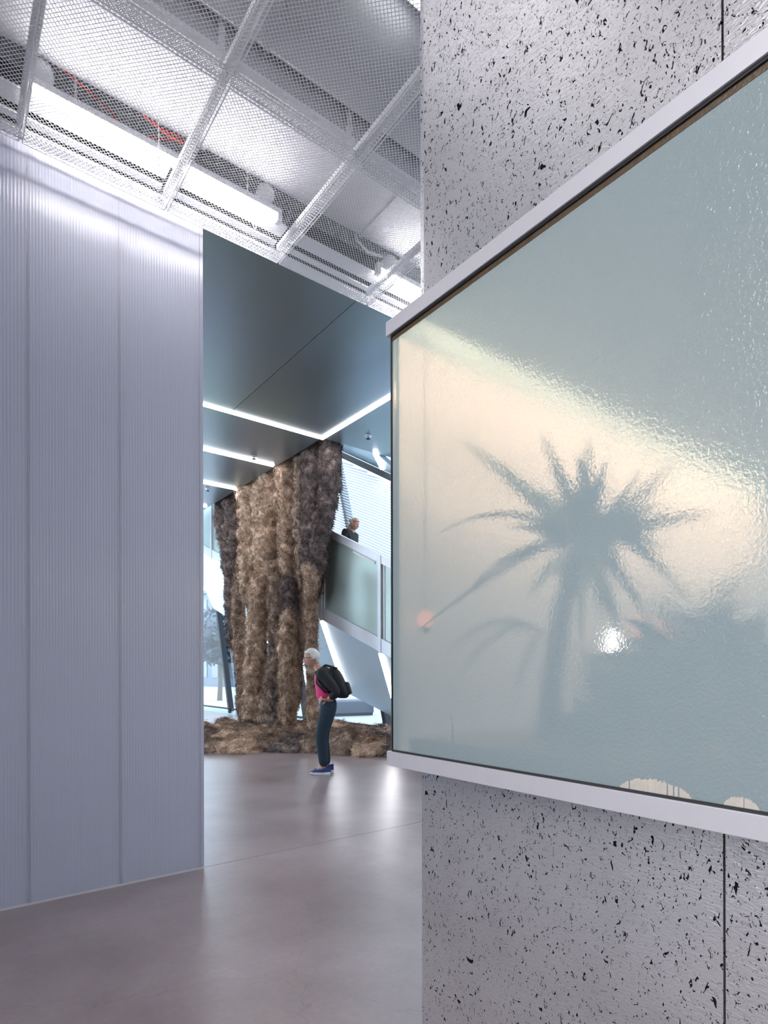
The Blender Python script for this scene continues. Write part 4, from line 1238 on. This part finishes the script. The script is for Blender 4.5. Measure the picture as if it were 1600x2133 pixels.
def head_arrays(pitch=0.0):
    """head with brow, eye sockets, nose, lips, chin and ears; +x is forward, z up, centre at mid head"""
    nu, nv = 40, 30
    V = []; F = []
    for j in range(nv + 1):
        th_ = math.pi * j / nv
        for i in range(nu):
            ph = 2 * math.pi * i / nu
            x, y, z = math.sin(th_) * math.cos(ph), math.sin(th_) * math.sin(ph), math.cos(th_)
            X, Y, Z = x * 0.096, y * 0.074, z * 0.115
            if z < 0:      # jaw narrows, back of the skull tucks in
                Y *= 1 - 0.28 * (-z) ** 1.3
                X = X * (1 - 0.10 * (-z)) + 0.020 * (-z)
                if x < 0: X *= 1 - 0.30 * (-z)
            if x > 0:
                ay = abs(Y)
                X += 0.026 * math.exp(-(Y / 0.013) ** 2 - ((Z + 0.022) / 0.018) ** 2)      # nose tip
                X += 0.012 * math.exp(-(Y / 0.010) ** 2 - ((Z - 0.000) / 0.022) ** 2)      # bridge
                X -= 0.012 * math.exp(-((ay - 0.031) / 0.014) ** 2 - ((Z - 0.006) / 0.012) ** 2)  # sockets
                X += 0.006 * math.exp(-((ay - 0.028) / 0.022) ** 2 - ((Z - 0.026) / 0.009) ** 2)  # brow
                X += 0.007 * math.exp(-(Y / 0.022) ** 2 - ((Z + 0.055) / 0.007) ** 2)      # lips
                X -= 0.004 * math.exp(-(Y / 0.022) ** 2 - ((Z + 0.068) / 0.006) ** 2)
                X += 0.010 * math.exp(-(Y / 0.022) ** 2 - ((Z + 0.092) / 0.014) ** 2)      # chin
            V.append((X, Y, Z))
    for j in range(nv):
        for i in range(nu):
            i2 = (i + 1) % nu
            F.append((j * nu + i, (j + 1) * nu + i, (j + 1) * nu + i2, j * nu + i2))
    for s in (-1, 1):      # ears
        b = len(V); m_ = 10
        for j in range(m_ + 1):
            for i in range(m_):
                a = math.pi * j / m_; c = 2 * math.pi * i / m_
                V.append((-0.008 + 0.018 * math.sin(a) * math.cos(c), s * 0.074 + 0.009 * math.sin(a) * math.sin(c), -0.005 + 0.032 * math.cos(a)))
        for j in range(m_):
            for i in range(m_):
                i2 = (i + 1) % m_
                F.append((b + j * m_ + i, b + (j + 1) * m_ + i, b + (j + 1) * m_ + i2, b + j * m_ + i2))
    V = np.array(V)
    c, s = math.cos(pitch), math.sin(pitch)
    R = np.array([[c, 0, s], [0, 1, 0], [-s, 0, c]])
    return V @ R.T, F


def join_remesh(parts, voxel):
    V = []; F = []
    for v, f in parts:
        b = sum(len(x) for x in V); V.append(v); F += [tuple(i + b for i in q) for q in f]
    me = bpy.data.meshes.new('tmp'); me.from_pydata([tuple(p) for p in np.concatenate(V)], [], F)
    o = bpy.data.objects.new('tmp', me); COL.objects.link(o)
    r = o.modifiers.new('r', 'REMESH'); r.mode = 'VOXEL'; r.voxel_size = voxel; r.use_smooth_shade = True
    s = o.modifiers.new('s', 'SMOOTH'); s.iterations = 2; s.factor = 0.4
    out = eval_mesh(o)
    bpy.data.objects.remove(o)
    return out


def hand_arrays(wrist, d, up, scale=1.0, curl=0.5):
    """palm and five fingers as skinned chains; d points along the hand, up is the back of the hand"""
    d = Vector(d).normalized(); up = Vector(up).normalized(); s = d.cross(up).normalized(); up = s.cross(d)
    w = Vector(wrist)
    res = []
    pal = [w, w + d * 0.04 * scale, w + d * 0.08 * scale]
    res.append(me_arrays(skin_mesh(pal, [(0, 1), (1, 2)], [(0.022, 0.018), (0.036, 0.016), (0.038, 0.014)], 2)))
    for k, (o, L_) in enumerate(((-0.030, 0.062), (-0.010, 0.075), (0.010, 0.070), (0.029, 0.054))):
        p = w + d * 0.07 * scale + s * o
        pts = [p]; ang = 0.1
        for seg in (0.45, 0.32, 0.23):
            ang += curl * 0.6
            p = p + (d * math.cos(ang) - up * math.sin(ang)) * L_ * seg * scale
            pts.append(p)
        res.append(me_arrays(skin_mesh(pts, [(0, 1), (1, 2), (2, 3)], [0.0095, 0.0088, 0.008, 0.0065], 1)))
    p = w + d * 0.025 * scale - s * 0.028
    pts = [p, p + (d * 0.6 - s * 0.7 - up * .2).normalized() * 0.035, p + (d * 0.85 - s * 0.75 - up * .3).normalized() * 0.062]
    res.append(me_arrays(skin_mesh(pts, [(0, 1), (1, 2)], [0.012, 0.010, 0.0075], 1)))
    return res


class Frame:
    def __init__(self, o, fwd):
        self.o = Vector(o); self.f = Vector((fwd[0], fwd[1], 0)).normalized(); self.l = Vector((-self.f.y, self.f.x, 0))

    def __call__(self, s, l, z):
        return self.o + self.f * s + self.l * l + Vector((0, 0, z))

    def arr(self, V):
        return np.array([tuple(self.o + self.f * p[0] + self.l * p[1] + Vector((0, 0, p[2]))) for p in V])


def person(root, fr, J, head_c, pitch, hands):
    """J: joints (s,l,z,r). builds the body as one remeshed surface"""
    names = list(J)
    idx = {n: i for i, n in enumerate(names)}
    V = [fr(*J[n][:3]) for n in names]; R = [J[n][3] for n in names]
    E_ = [('pelvis', 'waist'), ('waist', 'chest'), ('chest', 'neck0'), ('neck0', 'neck1')]
    for s in 'LR':
        E_ += [('pelvis', 'hip' + s), ('hip' + s, 'knee' + s), ('knee' + s, 'ankle' + s), ('ankle' + s, 'toe' + s), ('chest', 'sh' + s), ('sh' + s, 'el' + s), ('el' + s, 'wr' + s)]
    sk = skin_mesh(V, [(idx[a], idx[b]) for a, b in E_], R, 2)
    parts = [me_arrays(sk)]
    hv, hf = head_arrays(pitch)
    parts.append((fr.arr(hv + np.array(head_c)), hf))
    for (wr, d, up, curl) in hands:
        parts += hand_arrays(fr(*wr), fr.f * d[0] + fr.l * d[1] + Vector((0, 0, d[2])), fr.f * up[0] + fr.l * up[1] + Vector((0, 0, up[2])), 1.0, curl)
    me = join_remesh(parts, 0.0065)
    return link('body', me, M['skin'], root, True)


def garment(name, fr, chain, m, root, edges=None, sub=2):
    V = [fr(*c[:3]) for c in chain]
    E_ = edges or [(i, i + 1) for i in range(len(chain) - 1)]
    me = skin_mesh(V, E_, [c[3] for c in chain], sub)
    return link(name, me, M[m], root, True)


def hair_cap(fr, head_c, pitch, m, root, back=0.0, low=-0.02):
    hv, hf = head_arrays(pitch)
    # shell over the skull: keep what lies above the hairline
    c, s = math.cos(-pitch), math.sin(-pitch)
    R = np.array([[c, 0, s], [0, 1, 0], [-s, 0, c]])
    loc = hv @ R.T
    keep = []
    n0 = 40 * 31
    ok = np.zeros(len(hv), bool)
    for i in range(n0):
        x, y, z = loc[i]
        ok[i] = (z > 0.045 + 0.25 * max(0, x - 0.02)) or (x < 0.012 and z > low) or (x < -0.035 and z > low - 0.045)
    sc3 = loc.copy()
    out = np.zeros_like(hv)
    for i in range(n0):
        p = Vector(loc[i]); g = 1.10 + 0.05 * noise.noise(p * 30) + 0.025 * noise.noise(p * 80)
        q = p * g
        if q.x < 0: q.x -= back
        out[i] = q
    R2 = np.array([[math.cos(pitch), 0, math.sin(pitch)], [0, 1, 0], [-math.sin(pitch), 0, math.cos(pitch)]])
    out = out @ R2.T
    F = [f for f in hf if max(f) < n0 and all(ok[i] for i in f)]
    W = fr.arr(out + np.array(head_c))
    mb = MB(); mb.add([tuple(p) for p in W], F)
    o = mb.build('hair', M[m], root, True)
    sd = o.modifiers.new('solid', 'SOLIDIFY'); sd.thickness = 0.012; sd.offset = -1
    return o


def shoe(fr, s, l, z, root, length=0.265):
    sole = MB(); up = MB()
    prof = [(-0.085, 0.034), (-0.06, 0.042), (0.0, 0.036), (0.07, 0.046), (0.12, 0.046), (0.155, 0.034), (0.175, 0.012)]
    pts = [(a, b) for a, b in prof] + [(a, -b) for a, b in prof[::-1]]
    n = len(pts)
    vs = [fr(s + a, l + b, z + (0.012 if a > 0.14 else 0.0)) for a, b in pts] + [fr(s + a, l + b * 1.04, z + 0.032 + (0.006 if a < -0.05 else 0)) for a, b in pts]
    fs = [tuple(range(n))[::-1], tuple(range(n, 2 * n))] + [(i, (i + 1) % n, n + (i + 1) % n, n + i) for i in range(n)]
    so = MB().add(vs, fs).build('sole', M['sole'], root, False, 0.005)
    rows = [(-0.088, 0.030, 0.115), (-0.05, 0.038, 0.105), (0.0, 0.036, 0.100), (0.05, 0.042, 0.085), (0.10, 0.043, 0.066), (0.145, 0.034, 0.052), (0.170, 0.012, 0.040)]
    vs = []; fs = []; k = 9
    for a, w, h in rows:
        for i in range(k):
            t = math.pi * i / (k - 1)
            vs.append(fr(s + a, l + w * math.cos(t), z + 0.030 + (h - 0.030) * math.sin(t) ** 0.7))
    for r in range(len(rows) - 1):
        for i in range(k - 1):
            fs.append((r * k + i, r * k + i + 1, (r + 1) * k + i + 1, (r + 1) * k + i))
    fs.append(tuple(range(k))); fs.append(tuple((len(rows) - 1) * k + i for i in range(k))[::-1])
    uo = MB().add(vs, fs).build('shoe_upper', M['shoe'], root, True)
    ln = MB()
    for q in range(4):
        a = 0.02 + q * 0.022
        ln.tube([fr(s + a, l + w2, z + 0.03 + hh) for w2, hh in ((0.026, 0.046 - q * .006), (0.0, 0.066 - q * .009), (-0.026, 0.046 - q * .006))], 0.003, 5)
    ln.build('laces', M['sole'], uo)
    return uo


# --- walking person in the hall
wp = on_z(670, 1611, 0.0)
fr = Frame((wp.x, wp.y, 0), (-SN, CS))
w1 = thing('person', 'walking person with short silver hair, black jacket, magenta top, jeans and blue sneakers', 'person', wp)
J = {
    'pelvis': (-0.105, 0, 0.90, (0.125, 0.10)), 'waist': (-0.095, 0, 1.04, (0.115, 0.09)), 'chest': (-0.045, 0, 1.22, (0.135, 0.10)), 'neck0': (0.035, 0, 1.345, 0.055), 'neck1': (0.085, 0, 1.415, 0.048),
    'hipL': (-0.085, 0.085, 0.84, 0.085), 'kneeL': (0.005, 0.075, 0.50, 0.055), 'ankleL': (-0.045, 0.07, 0.10, 0.038), 'toeL': (0.06, 0.07, 0.05, 0.032),
    'hipR': (-0.090, -0.085, 0.84, 0.085), 'kneeR': (-0.005, -0.08, 0.50, 0.055), 'ankleR': (-0.060, -0.08, 0.10, 0.038), 'toeR': (0.045, -0.08, 0.05, 0.032),
    'shL': (-0.015, 0.16, 1.275, 0.055), 'elL': (-0.215, 0.205, 1.045, 0.042), 'wrL': (-0.095, 0.165, 0.955, 0.030),
    'shR': (-0.015, -0.16, 1.275, 0.055), 'elR': (-0.215, -0.205, 1.045, 0.042), 'wrR': (-0.095, -0.165, 0.955, 0.030),
}
hc = (0.125, 0, 1.485)
person(w1, fr, J, hc, 0.16, [((-0.095, 0.165, 0.955), (0.9, -0.15, 0.1), (0.1, 1, 0.3), 0.5), ((-0.095, -0.165, 0.955), (0.9, 0.15, 0.1), (0.1, -1, 0.3), 0.5)])
hair_cap(fr, hc, 0.16, 'hairgrey', w1, 0.006, -0.03)
garment('jeans', fr, [(-0.105, 0, 0.90, (0.142, 0.115)), (-0.10, 0, 1.0, (0.130, 0.112)),
                      (-0.085, 0.085, 0.82, 0.104), (0.005, 0.077, 0.50, 0.080), (-0.040, 0.072, 0.085, 0.062),
                      (-0.090, -0.085, 0.82, 0.104), (-0.005, -0.08, 0.50, 0.080), (-0.055, -0.08, 0.085, 0.062)], 'jeans', w1,
        [(0, 1), (0, 2), (2, 3), (3, 4), (0, 5), (5, 6), (6, 7)])
garment('magenta_top', fr, [(-0.075, 0, 0.90, (0.155, 0.140)), (-0.045, 0, 1.06, (0.142, 0.128)), (-0.005, 0, 1.22, (0.145, 0.112)), (0.03, 0, 1.32, (0.080, 0.07))], 'pink', w1)
garment('jacket', fr, [(-0.150, 0, 1.02, (0.158, 0.125)), (-0.130, 0, 1.13, (0.162, 0.132)), (-0.065, 0, 1.25, (0.165, 0.122)), (0.015, 0, 1.345, (0.078, 0.075)),
                       (-0.02, 0.165, 1.275, 0.080), (-0.13, 0.195, 1.16, 0.072), (-0.215, 0.21, 1.045, 0.064), (-0.125, 0.175, 0.972, 0.050),
                       (-0.02, -0.165, 1.275, 0.080), (-0.13, -0.195, 1.16, 0.072), (-0.215, -0.21, 1.045, 0.064), (-0.125, -0.175, 0.972, 0.050)], 'jacket', w1,
        [(0, 1), (1, 2), (2, 3), (2, 4), (4, 5), (5, 6), (6, 7), (2, 8), (8, 9), (9, 10), (10, 11)])
shoe(fr, -0.035, 0.07, 0.0, w1); shoe(fr, -0.055, -0.085, 0.0, w1)
for s in (1, -1):   # spectacles
    pts = [fr(hc[0] + 0.088 + 0.004 * math.cos(a), s * 0.031 + 0.022 * math.cos(a), hc[2] - 0.010 + 0.017 * math.sin(a)) for a in np.linspace(0, 2 * math.pi, 15)]
    rim = MB().tube(pts, 0.0028, 6).build('spectacle_rim', M['black'], w1)
    MB().tube([fr(hc[0] + 0.085, s * 0.053, hc[2] - 0.004), fr(hc[0] + 0.0, s * 0.083, hc[2] + 0.006)], 0.003, 6).build('spectacle_arm', M['black'], rim)
# backpack: worn, yet a thing of its own
bp = thing('backpack', 'black backpack on the back of the walking person', 'backpack', fr(-0.27, 0, 0.98))
bag = MB(); nu, nv = 28, 18; vs = []; fs = []
sgn = lambda v, e: math.copysign(abs(v) ** e, v)
for j in range(nv + 1):
    th_ = math.pi * j / nv
    for i in range(nu):
        ph = 2 * math.pi * i / nu
        x = sgn(math.cos(ph), 0.6) * math.sin(th_) ** 0.6; y = sgn(math.sin(ph), 0.55) * math.sin(th_) ** 0.6; z = sgn(math.cos(th_), 0.7)
        f = (z + 1) / 2
        vs.append(fr(-0.275 + 0.13 * f + x * (0.115 - 0.035 * f), y * (0.155 - 0.03 * f), 0.965 + 0.40 * f))
for j in range(nv):
    for i in range(nu):
        fs.append((j * nu + i, (j + 1) * nu + i, (j + 1) * nu + (i + 1) % nu, j * nu + (i + 1) % nu))
bagp = bag.add(vs, fs).build('bag', M['pack'], bp, True)
MB().add([fr(-0.392, -0.09, 1.03), fr(-0.392, 0.09, 1.03), fr(-0.35, 0.08, 1.17), fr(-0.35, -0.08, 1.17), fr(-0.32, -0.11, 0.99), fr(-0.32, 0.11, 0.99), fr(-0.29, 0.10, 1.18), fr(-0.29, -0.10, 1.18)], BOXF).build('front_pocket', M['pack'], bagp, False, 0.015)
for s in (1, -1):
    MB().tube([fr(-0.20, s * 0.09, 1.35), fr(-0.06, s * 0.11, 1.39), fr(0.06, s * 0.12, 1.30), fr(0.05, s * 0.13, 1.16), fr(-0.06, s * 0.15, 1.05), fr(-0.20, s * 0.14, 1.03)], 0.014, 8).build('shoulder_strap', M['pack'], bp, True)

# --- person on the stair
hp2 = on_x(738, 1092, 6.62)
zt_ = 5.6 + 0.38 * math.floor((hp2.y - 5.6) / 0.38)
foot = ztread(zt_ + 0.19)
fr2 = Frame((hp2.x, hp2.y, foot), (SN * 0.86 - CS * 0.5, -CS * 0.86 - SN * 0.5))
fr2.o = fr2.o - fr2.f * 0.07
w2p = thing('person', 'person in black jacket with blond tied-back hair looking down on the stair', 'person', fr2.o)
hz = hp2.z - foot
k = hz / 1.50
J2 = {
    'pelvis': (-0.02, 0, 0.91 * k, (0.12, 0.10)), 'waist': (-0.03, 0, 1.05 * k, (0.11, 0.09)), 'chest': (-0.02, 0, 1.24 * k, (0.13, 0.10)), 'neck0': (0.02, 0, 1.365 * k, 0.052), 'neck1': (0.05, 0, 1.42 * k, 0.046),
    'hipL': (-0.02, 0.085, 0.85 * k, 0.085), 'kneeL': (0.03, 0.08, 0.5 * k, 0.055), 'ankleL': (0.0, 0.08, 0.09, 0.038), 'toeL': (0.11, 0.09, 0.04, 0.032),
    'hipR': (-0.02, -0.085, 0.85 * k, 0.085), 'kneeR': (0.03, -0.08, 0.5 * k, 0.055), 'ankleR': (0.0, -0.08, 0.09, 0.038), 'toeR': (0.11, -0.09, 0.04, 0.032),
    'shL': (-0.02, 0.165, 1.31 * k, 0.055), 'elL': (-0.05, 0.23, 1.02 * k, 0.042), 'wrL': (0.10, 0.23, 0.86 * k, 0.030),
    'shR': (-0.02, -0.165, 1.31 * k, 0.055), 'elR': (-0.05, -0.23, 1.02 * k, 0.042), 'wrR': (0.10, -0.23, 0.86 * k, 0.030),
}
hc2 = (0.085, 0, hz)
person(w2p, fr2, J2, hc2, 0.42, [((0.10, 0.23, 0.86 * k), (0.5, 0, -0.8), (0.3, 0.9, 0), 0.4), ((0.10, -0.23, 0.86 * k), (0.5, 0, -0.8), (0.3, -0.9, 0), 0.4)])
hair_cap(fr2, hc2, 0.42, 'hairblond', w2p, 0.012, -0.05)
MB().lathe(fr2(hc2[0] - 0.09, 0, hc2[2] + 0.085), [(0.008, -0.035), (0.034, -0.02), (0.040, 0), (0.032, 0.022), (0.008, 0.036)], 14, fr2.f * -0.8 + Vector((0, 0, 0.6))).build('hair_bun', M['hairblond'], w2p, True)
MB().tube([fr2(hc2[0] - 0.085, 0, hc2[2] + 0.0), fr2(hc2[0] - 0.12, 0, hc2[2] - 0.09), fr2(hc2[0] - 0.15, 0, hc2[2] - 0.17)], [0.05, 0.045, 0.02], 10).build('hair_tail', M['hairblond'], w2p, True)
garment('jacket', fr2, [(-0.02, 0, 0.86 * k, (0.165, 0.135)), (-0.03, 0, 1.05 * k, (0.155, 0.128)), (-0.03, 0, 1.22 * k, (0.165, 0.122)), (-0.02, 0, 1.345 * k, (0.085, 0.07)),
                        (-0.02, 0.175, 1.315 * k, 0.088), (-0.05, 0.23, 1.02 * k, 0.064), (0.08, 0.23, 0.88 * k, 0.05),
                        (-0.02, -0.175, 1.315 * k, 0.088), (-0.05, -0.23, 1.02 * k, 0.064), (0.08, -0.23, 0.88 * k, 0.05)], 'jacket', w2p,
        [(0, 1), (1, 2), (2, 3), (2, 4), (4, 5), (5, 6), (2, 7), (7, 8), (8, 9)])
garment('trousers', fr2, [(-0.02, 0, 0.90 * k, (0.135, 0.11)), (-0.02, 0.085, 0.83 * k, 0.10), (0.03, 0.08, 0.5 * k, 0.078), (0.0, 0.08, 0.12, 0.066), (-0.02, -0.085, 0.83 * k, 0.10), (0.03, -0.08, 0.5 * k, 0.078), (0.0, -0.08, 0.12, 0.066)], 'jacket', w2p,
        [(0, 1), (1, 2), (2, 3), (0, 4), (4, 5), (5, 6)])
shoe(fr2, 0.02, 0.08, 0.0, w2p); shoe(fr2, 0.02, -0.08, 0.0, w2p)
